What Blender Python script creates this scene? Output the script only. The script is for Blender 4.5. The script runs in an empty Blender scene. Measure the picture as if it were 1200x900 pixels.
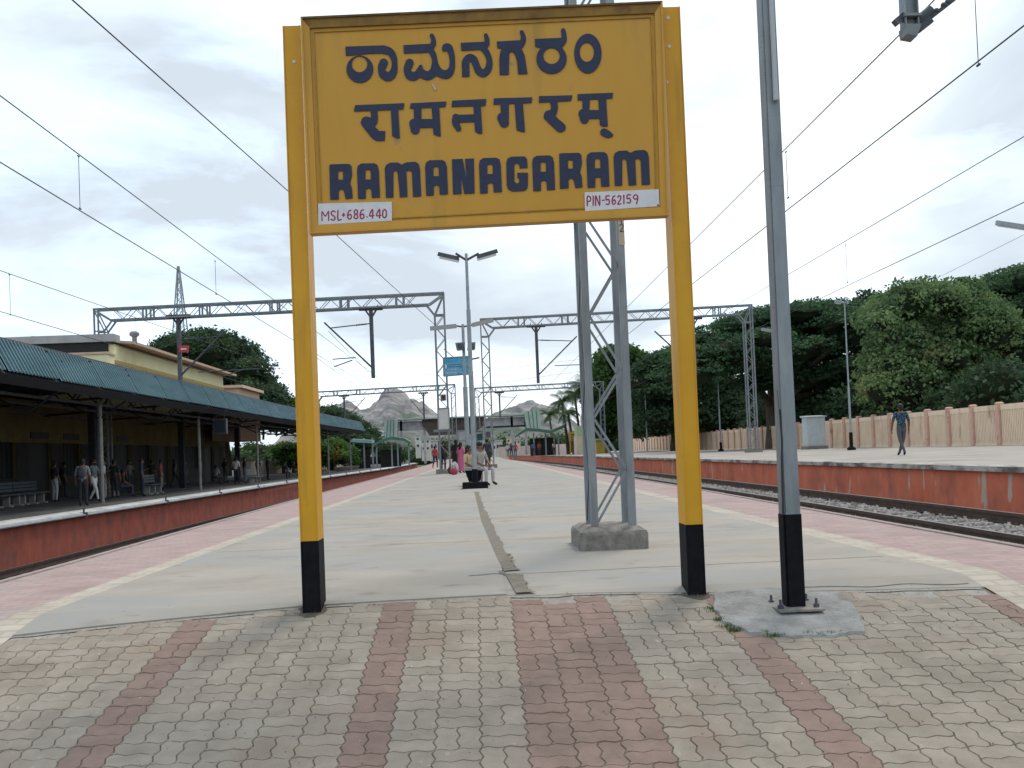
import bpy, bmesh, math, random
import numpy as np
from mathutils import Vector, Matrix, noise
random.seed(7); RS = np.random.RandomState(7)
S = bpy.context.scene
COL = S.collection
R = math.radians

# ------------------------------------------------------------------ camera
F = 1080.0                                   # focal length in pixels of the 1200 px wide photo
EYE = 0.90                                   # eye height above the level platform
YAW, PITCH, ROLL = R(-1.95), R(1.30), R(-2.3)
cam_d = bpy.data.cameras.new('camera'); cam = bpy.data.objects.new('camera', cam_d); COL.objects.link(cam)
S.camera = cam
ROT = (Matrix.Rotation(YAW, 4, 'Z') @ Matrix.Rotation(math.pi/2+PITCH, 4, 'X') @ Matrix.Rotation(ROLL, 4, 'Z'))
ORG = Vector((0, 0, EYE))
cam.matrix_world = Matrix.Translation(ORG) @ ROT
R3 = ROT.to_3x3(); R3I = R3.inverted()
_d = R3I @ Vector((0, 1, 0))
_vx, _vy = _d.x/-_d.z*F, -_d.y/-_d.z*F       # where +Y lands relative to the principal point
CX, CY = 563-_vx, 531-_vy
cam_d.sensor_fit = 'HORIZONTAL'; cam_d.sensor_width = 36; cam_d.lens = F/1200*36
cam_d.shift_x = -(CX-600)/1200; cam_d.shift_y = (CY-450)/1200
cam_d.clip_start = 0.05; cam_d.clip_end = 9000

def ray(px, py): return R3 @ Vector(((px-CX)/F, -(py-CY)/F, -1.0))
def U(px, py, x=None, y=None, z=None):
    """where the sight line of a photo pixel meets a plane of the place"""
    d = ray(px, py)
    t = (x/d.x) if x is not None else (y/d.y) if y is not None else ((z-EYE)/d.z)
    return ORG + d*t

# ------------------------------------------------------------------ world: thin bright overcast
SUN_EL, SUN_AZ = R(58), R(35)
w = bpy.data.worlds.new('World'); S.world = w; w.use_nodes = True
nt = w.node_tree; nt.nodes.clear()
def N(t, **k):
    n = nt.nodes.new(t)
    for a, b in k.items(): setattr(n, a, b)
    return n
out = N('ShaderNodeOutputWorld'); bg = N('ShaderNodeBackground')
sky = N('ShaderNodeTexSky'); sky.sky_type = 'NISHITA'; sky.sun_disc = False
sky.sun_elevation = SUN_EL; sky.sun_rotation = SUN_AZ; sky.air_density = 1.0; sky.dust_density = 2.0
tc = N('ShaderNodeTexCoord'); mp = N('ShaderNodeMapping'); mp.inputs['Scale'].default_value = (1.0, 1.0, 3.0)
n1 = N('ShaderNodeTexNoise'); n1.inputs['Scale'].default_value = 3.2; n1.inputs['Detail'].default_value = 9; n1.inputs['Roughness'].default_value = .55; n1.inputs['Distortion'].default_value = .25
n2 = N('ShaderNodeTexNoise'); n2.inputs['Scale'].default_value = 2.1; n2.inputs['Detail'].default_value = 7; n2.inputs['Distortion'].default_value = .3
mp2 = N('ShaderNodeMapping'); mp2.inputs['Scale'].default_value = (1.0, 1.0, 2.6); mp2.inputs['Location'].default_value = (4.3, 1.7, .4)
cr = N('ShaderNodeValToRGB'); cr.color_ramp.elements[0].position = .36; cr.color_ramp.elements[1].position = .54
cr2 = N('ShaderNodeValToRGB')
cr2.color_ramp.elements[0].position = .38; cr2.color_ramp.elements[0].color = (.64, .72, .81, 1)
cr2.color_ramp.elements[1].position = .60; cr2.color_ramp.elements[1].color = (1.06, 1.10, 1.12, 1)
e = cr2.color_ramp.elements.new(.50); e.color = (.83, .93, 1.0, 1)
sc = N('ShaderNodeVectorMath', operation='SCALE'); sc.inputs['Scale'].default_value = 10.0
sc2 = N('ShaderNodeVectorMath', operation='ADD'); sc2.inputs[1].default_value = (6.6, 7.9, 9.2)
mix = N('ShaderNodeMix', data_type='RGBA')
L = nt.links.new
L(tc.outputs['Generated'], mp.inputs['Vector']); L(mp.outputs[0], n1.inputs['Vector'])
L(tc.outputs['Generated'], mp2.inputs['Vector']); L(mp2.outputs[0], n2.inputs['Vector'])
L(n1.outputs['Fac'], cr.inputs['Fac']); L(n2.outputs['Fac'], cr2.inputs['Fac'])
L(cr2.outputs['Color'], sc.inputs[0]); L(sky.outputs['Color'], sc2.inputs[0])
L(cr.outputs['Color'], mix.inputs['Factor']); L(sc2.outputs[0], mix.inputs['A']); L(sc.outputs[0], mix.inputs['B'])
L(mix.outputs['Result'], bg.inputs['Color']); bg.inputs['Strength'].default_value = 0.1
L(bg.outputs[0], out.inputs[0])

sd = bpy.data.lights.new('sun', 'SUN'); sd.energy = 1.8; sd.angle = R(14); sd.color = (1, .89, .76)
sun = bpy.data.objects.new('sun', sd); COL.objects.link(sun)
sdir = Vector((math.sin(SUN_AZ)*math.cos(SUN_EL), math.cos(SUN_AZ)*math.cos(SUN_EL), math.sin(SUN_EL)))
sun.rotation_euler = (-sdir).to_track_quat('-Z', 'Y').to_euler(); sun.location = (0, 0, 60)
S.view_settings.view_transform = 'Standard'; S.view_settings.look = 'None'
S.view_settings.exposure = 0.12; S.view_settings.gamma = 1.0
S.render.engine = 'CYCLES'; S.cycles.max_bounces = 6; S.cycles.transparent_max_bounces = 6
S.render.resolution_x = 1024; S.render.resolution_y = 768

# ------------------------------------------------------------------ materials
def srgb(r, g, b):
    f = lambda c: (c/255/12.92) if c/255 <= .04045 else ((c/255+.055)/1.055)**2.4
    return (f(r), f(g), f(b), 1)
MATS = {}
def mat(name, a, b=None, scale=4, rough=.8, bump=0, bscale=60, stretch=(1, 1, 1), metal=0, detail=6, lo=.35, hi=.65, rnd=0, third=None, tscale=.6, tlo=.55, thi=.7, spec=.3, kind='Object', trans=0):
    if name in MATS: return MATS[name]
    m = bpy.data.materials.new(name); m.use_nodes = True; t = m.node_tree; l = t.links.new
    p = t.nodes['Principled BSDF']; p.inputs['Roughness'].default_value = rough; p.inputs['Metallic'].default_value = metal
    p.inputs['Specular IOR Level'].default_value = spec
    if len(a) == 3: a = (*a, 1)
    co = t.nodes.new('ShaderNodeNewGeometry').outputs['Position'] if kind == 'World' else t.nodes.new('ShaderNodeTexCoord').outputs['Object']
    mpn = t.nodes.new('ShaderNodeMapping'); mpn.inputs['Scale'].default_value = stretch; l(co, mpn.inputs['Vector'])
    col = None
    if b is not None:
        if len(b) == 3: b = (*b, 1)
        n = t.nodes.new('ShaderNodeTexNoise'); n.inputs['Scale'].default_value = scale; n.inputs['Detail'].default_value = detail; n.inputs['Roughness'].default_value = .6
        l(mpn.outputs[0], n.inputs['Vector'])
        r = t.nodes.new('ShaderNodeValToRGB'); r.color_ramp.elements[0].position = lo; r.color_ramp.elements[1].position = hi
        r.color_ramp.elements[0].color = a; r.color_ramp.elements[1].color = b
        l(n.outputs['Fac'], r.inputs['Fac']); col = r.outputs['Color']
    if third is not None:
        if len(third) == 3: third = (*third, 1)
        n = t.nodes.new('ShaderNodeTexNoise'); n.inputs['Scale'].default_value = tscale; n.inputs['Detail'].default_value = 8; n.inputs['Roughness'].default_value = .65
        l(mpn.outputs[0], n.inputs['Vector'])
        r = t.nodes.new('ShaderNodeMapRange'); r.inputs['From Min'].default_value = tlo; r.inputs['From Max'].default_value = thi
        l(n.outputs['Fac'], r.inputs['Value'])
        x = t.nodes.new('ShaderNodeMix'); x.data_type = 'RGBA'; l(r.outputs[0], x.inputs['Factor'])
        if col: l(col, x.inputs['A'])
        else: x.inputs['A'].default_value = a
        x.inputs['B'].default_value = third; col = x.outputs['Result']
    if rnd:
        oi = t.nodes.new('ShaderNodeObjectInfo'); ge = t.nodes.new('ShaderNodeNewGeometry')
        ad = t.nodes.new('ShaderNodeMath'); ad.operation = 'ADD'; l(oi.outputs['Random'], ad.inputs[0]); l(ge.outputs['Random Per Island'], ad.inputs[1])
        fr = t.nodes.new('ShaderNodeMath'); fr.operation = 'FRACT'; l(ad.outputs[0], fr.inputs[0])
        mr = t.nodes.new('ShaderNodeMapRange'); mr.inputs['To Min'].default_value = 1-rnd; mr.inputs['To Max'].default_value = 1+rnd; l(fr.outputs[0], mr.inputs['Value'])
        x = t.nodes.new('ShaderNodeVectorMath'); x.operation = 'SCALE'; l(mr.outputs[0], x.inputs['Scale'])
        if col: l(col, x.inputs[0])
        else: x.inputs[0].default_value = a[:3]
        col = x.outputs[0]
    if col: l(col, p.inputs['Base Color'])
    else: p.inputs['Base Color'].default_value = a
    if bump:
        n = t.nodes.new('ShaderNodeTexNoise'); n.inputs['Scale'].default_value = bscale; n.inputs['Detail'].default_value = 5; l(mpn.outputs[0], n.inputs['Vector'])
        bn = t.nodes.new('ShaderNodeBump'); bn.inputs['Strength'].default_value = bump; bn.inputs['Distance'].default_value = .02
        l(n.outputs['Fac'], bn.inputs['Height']); l(bn.outputs[0], p.inputs['Normal'])
    if trans:
        p.inputs['Subsurface Weight'].default_value = 0
        tr = t.nodes.new('ShaderNodeBsdfTranslucent'); mx = t.nodes.new('ShaderNodeMixShader'); mx.inputs[0].default_value = trans
        if col: l(col, tr.inputs['Color'])
        else: tr.inputs['Color'].default_value = a
        o = t.nodes['Material Output']; l(p.outputs[0], mx.inputs[1]); l(tr.outputs[0], mx.inputs[2]); l(mx.outputs[0], o.inputs['Surface'])
    MATS[name] = m
    return m

# ------------------------------------------------------------------ mesh helpers (authored in world coordinates)
ROOTLOC = {}
def rootloc(p):
    v = Vector((0, 0, 0))
    while p is not None: v = v + Vector(p.location); p = p.parent
    return v
class MB:
    def __init__(s): s.v = []; s.f = []; s.m = []
    def poly(s, pts, mi=0):
        n = len(s.v); s.v += [tuple(p) for p in pts]; s.f.append(tuple(range(n, n+len(pts)))); s.m.append(mi); return s
    def hull8(s, c, mi=0):
        n = len(s.v); s.v += [tuple(p) for p in c]
        for q in ((0,3,2,1), (4,5,6,7), (0,1,5,4), (1,2,6,5), (2,3,7,6), (3,0,4,7)): s.f.append(tuple(n+i for i in q)); s.m.append(mi)
        return s
    def box(s, x0, x1, y0, y1, z0, z1, mi=0):
        return s.hull8([(x0,y0,z0),(x1,y0,z0),(x1,y1,z0),(x0,y1,z0),(x0,y0,z1),(x1,y0,z1),(x1,y1,z1),(x0,y1,z1)], mi)
    def beam(s, a, b, w, h=None, mi=0, up=(0, 1, 0)):
        a = Vector(a); b = Vector(b); h = h or w; d = (b-a).normalized(); u = Vector(up)
        if abs(d.dot(u)) > .95: u = Vector((1, 0, 0))
        x = d.cross(u).normalized()*(w/2); y = d.cross(x).normalized()*(h/2)
        return s.hull8([a-x-y, a+x-y, a+x+y, a-x+y, b-x-y, b+x-y, b+x+y, b-x+y], mi)
    def tube(s, pts, r, n=8, mi=0, cap=True):
        pts = [Vector(p) for p in pts]; rs = r if isinstance(r, (list, tuple)) else [r]*len(pts)
        base = len(s.v); pu = None
        for i, p in enumerate(pts):
            d = (pts[min(i+1, len(pts)-1)]-pts[max(i-1, 0)]).normalized()
            if pu is None:
                u = Vector((0, 0, 1)) if abs(d.z) < .9 else Vector((0, 1, 0)); pu = d.cross(u).normalized()
            else: pu = (pu-d*pu.dot(d)).normalized()
            q = d.cross(pu)
            for k in range(n):
                a = 2*math.pi*k/n; s.v.append(tuple(p+(pu*math.cos(a)+q*math.sin(a))*rs[i]))
        for i in range(len(pts)-1):
            for k in range(n):
                k2 = (k+1) % n; s.f.append((base+i*n+k, base+i*n+k2, base+(i+1)*n+k2, base+(i+1)*n+k)); s.m.append(mi)
        if cap:
            s.f.append(tuple(base+k for k in range(n))[::-1]); s.m.append(mi)
            e = base+(len(pts)-1)*n; s.f.append(tuple(e+k for k in range(n))); s.m.append(mi)
        return s
    def ell(s, c, rx, ry, rz, n=10, k=6, mi=0):
        base = len(s.v)
        for j in range(1, k):
            t = math.pi*j/k
            for i in range(n):
                a = 2*math.pi*i/n; s.v.append((c[0]+rx*math.sin(t)*math.cos(a), c[1]+ry*math.sin(t)*math.sin(a), c[2]+rz*math.cos(t)))
        s.v.append((c[0], c[1], c[2]+rz)); s.v.append((c[0], c[1], c[2]-rz)); T = len(s.v)-2
        for i in range(n):
            i2 = (i+1) % n; s.f.append((T, base+i, base+i2)); s.m.append(mi)
            e = base+(k-2)*n; s.f.append((T+1, e+i2, e+i)); s.m.append(mi)
            for j in range(k-2):
                a = base+j*n; s.f.append((a+i, a+n+i, a+n+i2, a+i2)); s.m.append(mi)
        return s
    def prism(s, poly, y0, y1, mi=0):        # polygon in (x, z), extruded along y
        n = len(s.v); k = len(poly)
        s.v += [(x, y0, z) for x, z in poly]+[(x, y1, z) for x, z in poly]
        s.f.append(tuple(range(n, n+k))); s.m.append(mi); s.f.append(tuple(range(n+2*k-1, n+k-1, -1))); s.m.append(mi)
        for i in range(k): j = (i+1) % k; s.f.append((n+j, n+i, n+k+i, n+k+j)); s.m.append(mi)
        return s
    def mesh(s, name, origin=(0, 0, 0), smooth=False, fix=True):
        me = bpy.data.meshes.new(name); o = Vector(origin)
        me.from_pydata([tuple(Vector(v)-o) for v in s.v], [], s.f)
        me.polygons.foreach_set('material_index', s.m)
        if fix:
            bm = bmesh.new(); bm.from_mesh(me); bmesh.ops.recalc_face_normals(bm, faces=bm.faces); bm.to_mesh(me); bm.free()
        if smooth: me.polygons.foreach_set('use_smooth', [True]*len(me.polygons))
        me.update(); return me
    def build(s, name, mats, parent=None, loc=None, smooth=False, bevel=0, fix=True):
        if not isinstance(mats, (list, tuple)): mats = [mats]
        org = Vector(loc) if loc is not None else Vector((0, 0, 0))
        pr = rootloc(parent) if parent is not None else Vector((0, 0, 0))
        if parent is not None: org = pr if loc is None else org
        me = s.mesh(name, org, smooth, fix)
        for m in mats: me.materials.append(m)
        o = bpy.data.objects.new(name, me); COL.objects.link(o)
        o.location = org-pr
        if parent is not None: o.parent = parent
        if bevel:
            b = o.modifiers.new('bevel', 'BEVEL'); b.width = bevel; b.segments = 2; b.limit_method = 'ANGLE'
        return o
def tag(o, label=None, cat=None, group=None, kind=None):
    if label: o['label'] = label
    if cat: o['category'] = cat
    if group: o['group'] = group
    if kind: o['kind'] = kind
    return o
def thing(name, label, cat, loc=(0, 0, 0), group=None):
    o = bpy.data.objects.new(name, None); COL.objects.link(o); o.location = loc; o.empty_display_size = .2
    return tag(o, label, cat, group)
def rawmesh(name, V, Fq, mat_, parent=None, loc=(0, 0, 0)):     # numpy verts, quads
    me = bpy.data.meshes.new(name); n = len(Fq); V = V-np.array(loc)
    me.vertices.add(len(V)); me.vertices.foreach_set('co', V.astype(np.float32).ravel())
    k = Fq.shape[1]; me.loops.add(n*k); me.loops.foreach_set('vertex_index', Fq.astype(np.int32).ravel())
    me.polygons.add(n); me.polygons.foreach_set('loop_start', np.arange(0, n*k, k, dtype=np.int32))
    me.update(calc_edges=True); me.validate()
    me.materials.append(mat_)
    o = bpy.data.objects.new(name, me); COL.objects.link(o)
    pr = rootloc(parent) if parent is not None else Vector((0, 0, 0)); o.location = Vector(loc)-pr
    if parent is not None: o.parent = parent
    return o
def dup(root, loc, label=None, rz=None, group=None):
    def cp(o, par):
        c = o.copy(); COL.objects.link(c)
        if par is not None: c.parent = par
        for ch in list(o.children): cp(ch, c)
        return c
    r = cp(root, None); r.location = loc
    if label: r['label'] = label
    if group: r['group'] = group
    if rz is not None: r.rotation_euler = (0, 0, rz)
    return r
def lerp(t, tab):
    if t <= tab[0][0]: return tab[0][1]
    for (a, p), (b, q) in zip(tab, tab[1:]):
        if t <= b: return p+(q-p)*(t-a)/(b-a)
    return tab[-1][1]

# colours of the real surfaces
M_conc = mat('platform_concrete', (.275,.25,.212), (.335,.307,.265), 1.3, .85, .12, 90, (.6, 1, 1), third=(.265,.27,.258), tscale=.45, tlo=.45, thi=.62, kind='World')
M_mortar = mat('mortar', (.24,.22,.19), (.34,.32,.28), 9, .95, .5, 60)
M_mortard = mat('dark_mortar', (.145,.13,.10), (.20,.18,.145), 12, .95, .6, 50)
M_sand = mat('joint_sand', (.15,.13,.10), (.26,.222,.18), 14, 1, .4, 80)
M_grey_p = mat('grey_paver', (.25,.216,.172), (.312,.27,.22), 7, .9, .3, 160, rnd=.075, third=(.26,.20,.15), tscale=1.3, tlo=.52, thi=.68, kind='World')
M_red_p = mat('red_paver', (.215,.148,.120), (.262,.185,.150), 9, .9, .35, 160, rnd=.06, kind='World')
M_yel = mat('yellow_paint', (.58,.29,.006), (.64,.33,.010), 3, .45, .05, 40, third=(.48,.245,.02), tscale=2.2, tlo=.56, thi=.75, spec=.4)
M_yelb = mat('yellow_board_paint', (.52,.268,.030), (.58,.305,.038), 2.0, .5, .04, 30, (1,1,.35), third=(.42,.24,.06), tscale=2.0, tlo=.52, thi=.8, spec=.35)
M_navy = mat('navy_letter_paint', (.018,.026,.060), (.026,.034,.075), 20, .5)
M_black = mat('black_paint', (.004,.004,.006), (.009,.009,.011), 14, .6, .15, 40, third=(.07,.07,.07), tscale=9, tlo=.68, thi=.82, spec=.12)
M_brown = mat('brown_edge', (.10,.055,.02), (.17,.10,.03), 12, .8)  # dark brown for the top lip
M_white = mat('white_plate_paint', (.60,.60,.64), (.68,.68,.70), 20, .6)
M_crim = mat('crimson_lettering', (.27,.025,.075), (.35,.04,.11), 30, .6)
M_galv = mat('galvanised_steel', (.19,.215,.235), (.27,.30,.32), 8, .5, .06, 40, (1,1,.3), metal=.25)
M_dsteel = mat('weathered_steel', (.055,.06,.07), (.10,.105,.115), 6, .6, metal=.15)
M_msteel = mat('portal_steel', (.16,.175,.19), (.23,.25,.265), 6, .6, metal=.2)
M_wire = mat('wire', (.03,.03,.035), None, rough=.6)
M_block = mat('foundation_concrete', (.15,.14,.125), (.27,.25,.22), 12, .95, .6, 30)
# ------------------------------------------------------------------ the ground and the platforms
YC, SL = 5.86, .1713                          # crest of the platform-end ramp and its slope
def G(y): return 0.0 if y >= YC else -(YC-y)*SL
def XL(y): return lerp(y, [(8, -3.92), (20, -4.2), (80, -4.75), (120, -5.6), (180, -8)])
def XR(y): return lerp(y, [(8, 4.15), (20, 4.3), (80, 3.9), (120, 3.0), (180, 0)])
M_ground = mat('dry_ground', (.10,.10,.06), (.17,.15,.10), .4, 1, third=(.055,.08,.03), tscale=.08, tlo=.45, thi=.6)
g = MB(); g.poly([(-4000, -300, -1.75), (4000, -300, -1.75), (4000, 6000, -1.75), (-4000, 6000, -1.75)])
tag(g.build('ground', M_ground), kind='structure')

YS = [-5, 0, 2.5, 4, 5.0, 5.86, 7, 9, 12, 16, 20, 28, 38, 50, 65, 80, 95, 110, 130, 150, 175]
def strip(mb, fa, fb, ys, dz, mi=0):
    for a, b in zip(ys, ys[1:]):
        mb.poly([(fa(a), a, G(a)+dz), (fb(a), a, G(a)+dz), (fb(b), b, G(b)+dz), (fa(b), b, G(b)+dz)], mi)
def side(mb, f, ys, zt, zb, mi=0):
    for a, b in zip(ys, ys[1:]): mb.poly([(f(a), a, zt(a)), (f(b), b, zt(b)), (f(b), b, zb), (f(a), a, zb)], mi)
pl = MB()                                     # body of the island platform, a little below its finishes
strip(pl, XL, XR, YS, -.03, 0)
side(pl, XL, YS, lambda y: G(y)-.03, -1.7, 1); side(pl, XR, YS, lambda y: G(y)-.03, -1.7, 1)
M_bedsand = M_sand
M_pwall = mat('platform_side_brick', (.16,.06,.045), (.24,.10,.07), 5, .9, .3, 30)
plat = tag(pl.build('platform', [M_bedsand, M_pwall], fix=False), kind='structure')

def brick_mat(name, c1, c2, mortar, sc, c3, w=.5, h=.25):
    m = mat(name, c1, c2, 3, .9, .0, third=c3, tscale=1.4, tlo=.5, thi=.7, kind='World')
    t = m.node_tree; l = t.links.new; p = t.nodes['Principled BSDF']
    src = p.inputs['Base Color'].links[0].from_socket
    ge = t.nodes.new('ShaderNodeNewGeometry'); mpn = t.nodes.new('ShaderNodeMapping'); l(ge.outputs['Position'], mpn.inputs['Vector'])
    nz = t.nodes.new('ShaderNodeTexNoise'); nz.inputs['Scale'].default_value = 14; l(ge.outputs['Position'], nz.inputs['Vector'])
    mm = t.nodes.new('ShaderNodeMix'); mm.data_type = 'VECTOR'; mm.inputs['Factor'].default_value = .015
    l(mpn.outputs[0], mm.inputs['A']); l(nz.outputs['Color'], mm.inputs['B'])
    b = t.nodes.new('ShaderNodeTexBrick'); b.inputs['Scale'].default_value = sc; b.inputs['Mortar Size'].default_value = .035
    b.inputs['Mortar Smooth'].default_value = .4; b.inputs['Brick Width'].default_value = w; b.inputs['Row Height'].default_value = h
    b.inputs['Color1'].default_value = (1, 1, 1, 1); b.inputs['Color2'].default_value = (.88, .86, .86, 1); b.inputs['Mortar'].default_value = mortar
    l(mm.outputs['Result'], b.inputs['Vector'])
    x = t.nodes.new('ShaderNodeMix'); x.data_type = 'RGBA'; x.blend_type = 'MULTIPLY'; x.inputs['Factor'].default_value = 1
    l(src, x.inputs['A']); l(b.outputs['Color'], x.inputs['B']); l(x.outputs['Result'], p.inputs['Base Color'])
    bn = t.nodes.new('ShaderNodeBump'); bn.inputs['Strength'].default_value = .25; bn.inputs['Distance'].default_value = .01; bn.invert = True
    l(b.outputs['Fac'], bn.inputs['Height']); l(bn.outputs[0], p.inputs['Normal'])
    return m
M_pink = brick_mat('pink_edge_pavers', (.335,.245,.228), (.395,.30,.28), (.84,.82,.82,1), 2.4, (.345,.295,.27))
M_cream = brick_mat('cream_edge_line', (.40,.36,.30), (.47,.43,.36), (.80,.78,.76,1), 2.4, (.34,.29,.235))
XCL0, XCL1, XCR0, XCR1 = -2.98, -2.77, 3.06, 3.30
st = MB(); strip(st, XL, lambda y: XCL0, YS, 0); strip(st, lambda y: XCR1, XR, YS, 0)
tag(st.build('pink_paving', M_pink, fix=False), kind='structure')
st = MB(); strip(st, lambda y: XCL0, lambda y: XCL1, YS, .002); strip(st, lambda y: XCR0, lambda y: XCR1, YS, .002)
tag(st.build('cream_edge_line', M_cream, fix=False), kind='structure')
kb = MB()                                     # kerb course along both edges of the island platform
for a, b in zip(YS, YS[1:]):
    for f, s in ((XL, -1), (XR, 1)):
        p = [(f(a), a), (f(a)+s*.07, a), (f(b)+s*.07, b), (f(b), b)]
        kb.hull8([(x, y, G(y)-.14) for x, y in p]+[(x, y, G(y)+.012) for x, y in p])
kb.build('kerb', mat('kerb_concrete', (.24,.20,.18), (.33,.28,.26), 5, .9, .3, 30), plat)

# concrete top with its curved, broken front edge lying over the ramp
front = [(-2.77, 5.50), (-2.3, 5.60), (-1.7, 5.70), (-1.15, 5.79), (-.6, 5.82), (-.2, 5.83), (.15, 5.84)]
front2 = [(.21, 5.80), (.6, 5.81), (.95, 5.78), (1.5, 5.69), (1.9, 5.66), (2.4, 5.62), (2.8, 5.60), (3.06, 5.58)]
def frontY(x): return lerp(x, front+front2)
def GX(x, y, d): return (x, y, G(y)+d)
ct = MB()
def conc_piece(x0, x1, y1list, dz):
    n = max(2, int((x1-x0)/.12)); xs = [x0+(x1-x0)*i/n for i in range(n+1)]
    for a, b in zip(xs, xs[1:]):
        fa, fb = frontY(a)+random.uniform(-.008, .008)*0, frontY(b)
        ct.poly([GX(a, fa, dz), GX(b, fb, dz), GX(b, YC, dz), GX(a, YC, dz)])
        ct.poly([GX(a, fa, -.02), GX(b, fb, -.02), GX(b, fb, dz), GX(a, fa, dz)])
        for c, d in zip(y1list, y1list[1:]): ct.poly([(a, c, dz), (b, c, dz), (b, d, dz), (a, d, dz)])
gut = lambda y: lerp(y, [(5.8, .13), (8, .10), (12, .0), (24, -.14), (175, -.3)])
YF = [5.86, 7.2, 9, 12, 16, 22, 30, 45, 70, 110, 175]
conc_piece(XCL1, .13, YF, .010)
conc_piece(.13, XCR0, YF, .004)
conc = ct.build('concrete_paving', M_conc, fix=False); tag(conc, kind='structure')
# the patched gutter strip running away down the middle, ragged on its right side
gs = MB(); ys = [5.83+.045*i for i in range(52)]+[8.2+.3*i for i in range(45)]
px = None
for y in ys:
    wd = .10+.035*noise.noise(Vector((y*9, 2, 0)))+random.uniform(-.02, .02)
    if 6.72 < y < 6.95: wd = -.04
    wd *= lerp(y, [(5.8, 1), (9, 1.2), (21, 1.0)])
    x0 = lerp(y, [(5.8, .19), (6.6, .155), (8, .10), (12, -.02), (22, -.19)])
    if px and (y < 22): gs.poly([(px[0], px[2], .0125), (px[1], px[2], .0125), (x0+wd, y, .0125), (x0, y, .0125)])
    px = (x0, x0+wd, y)
tag(gs.build('mortar_patch', M_mortard, conc, fix=False))
jl = MB()                                     # dark expansion joints: thin grooves' filler
def crack(pts, wd, z=.0135):
    for (a, b), (c, d) in zip(pts, pts[1:]):
        jl.poly([(a, b-wd, G(b)+z), (c, d-wd, G(d)+z), (c, d+wd, G(d)+z), (a, b+wd, G(b)+z)])
cp = [(x, 6.78+.03*noise.noise(Vector((x*3, 0, 0)))+.02*x) for x in np.arange(-.05, 3.0, .08)]
crack(cp, .006, .0065); crack([(x, y+.0) for x, y in [(-.12, 6.74), (-.02, 6.76), (.05, 6.79), (.16, 6.80)]], .012, .0145)
for k, yy in enumerate((9.4, 12.5, 17, 23, 31)):
    crack([(x, yy+.04*noise.noise(Vector((x*2, k, 0)))) for x in np.arange(-2.7, 3.0, .15)], .006+.002*k, .0125)
crack([(x, frontY(x)+.07+.03*noise.noise(Vector((x*4, 9, 0)))) for x in np.arange(1.9, 3.02, .05)], .006, .0065)
jl.build('expansion_joint', mat('dark_joint', (.13,.12,.105), (.22,.20,.17), 20, 1), conc, fix=False)

# mortar bedding visible between concrete and pavers
mb_ = MB()
xs = np.arange(XCL1, XCR0+.01, .05)
for a, b in zip(xs, xs[1:]):
    la = .035+.03*noise.noise(Vector((a*6, 1, 0))); lb = .035+.03*noise.noise(Vector((b*6, 1, 0)))
    mb_.poly([GX(a, frontY(a)-la, .0012), GX(b, frontY(b)-lb, .0012), GX(b, frontY(b)+.01, .0012), GX(a, frontY(a)+.01, .0012)]); mb_.poly([GX(a, frontY(a)-.27, -.0035), GX(b, frontY(b)-.27, -.0035), GX(b, frontY(b)-la*.9, -.0035), GX(a, frontY(a)-la*.9, -.0035)])
mb_.build('edge_mortar', M_mortar, conc, fix=False)

# ---- zig-zag pavers in basket weave
C = .197; X0 = .152; cosr = 1/math.sqrt(1+SL*SL)
ramp = thing('platform_ramp', None, None, (0, YC, 0)); ramp['kind'] = 'structure'
ramp.rotation_euler = (math.atan(SL), 0, 0)   # local -y runs down the ramp
def tri(u):                                    # zig-zag along a joint, zero at every half module
    u = (u % (C/2))/(C/2)
    return .0085*(4*u if u < .25 else 2-4*u if u < .75 else 4*u-4)
def outline(w, l):                             # block with corner at 0,0
    P = []
    q = [.25, .75]
    xs = [k*C/2+f*C/2 for k in range(int(round(w/(C/2)))) for f in q]; ys_ = [k*C/2+f*C/2 for k in range(int(round(l/(C/2)))) for f in q]
    P.append((0, 0))
    for x in xs: P.append((x, tri(x)))
    P.append((w, 0))
    for y in ys_: P.append((w+tri(y), y))
    P.append((w, l))
    for x in reversed(xs): P.append((x, l+tri(x)))
    P.append((0, l))
    for y in reversed(ys_): P.append((tri(y), y))
    return P
def paver_verts(w, l, seed, ox=0, oy=0, tilt=True):
    rr = random.Random(seed); P = outline(w, l); cx, cy = w/2, l/2
    def sh(d): return [(cx+(x-cx)*(1-d/(w/2)), cy+(y-cy)*(1-d/(l/2))) for x, y in P]
    tx, ty, h = (rr.uniform(-.012, .012), rr.uniform(-.012, .012), rr.uniform(-.0015, .0015)) if tilt else (0, 0, 0)
    A = sh(.0009); B = sh(.0042)
    Z = lambda x, y, z: z+h+(x-cx)*tx+(y-cy)*ty
    V = [(x+ox, y+oy, Z(x, y, -.010)) for x, y in A]+[(x+ox, y+oy, Z(x, y, 0)) for x, y in B]
    n = len(P); Fc = [tuple(range(n, 2*n))]+[(i, (i+1) % n, n+(i+1) % n, n+i) for i in range(n)]
    return V, Fc
PM = {}
for o_, (w_, l_) in (('v', (C/2, C)), ('h', (C, C/2))):
    for k in range(6):
        V, Fc = paver_verts(w_, l_, k*17+ord(o_))
        me = bpy.data.meshes.new('paver'); me.from_pydata(V, [], Fc); me.materials.append(M_grey_p); PM[o_, k] = me
cells = []
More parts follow.
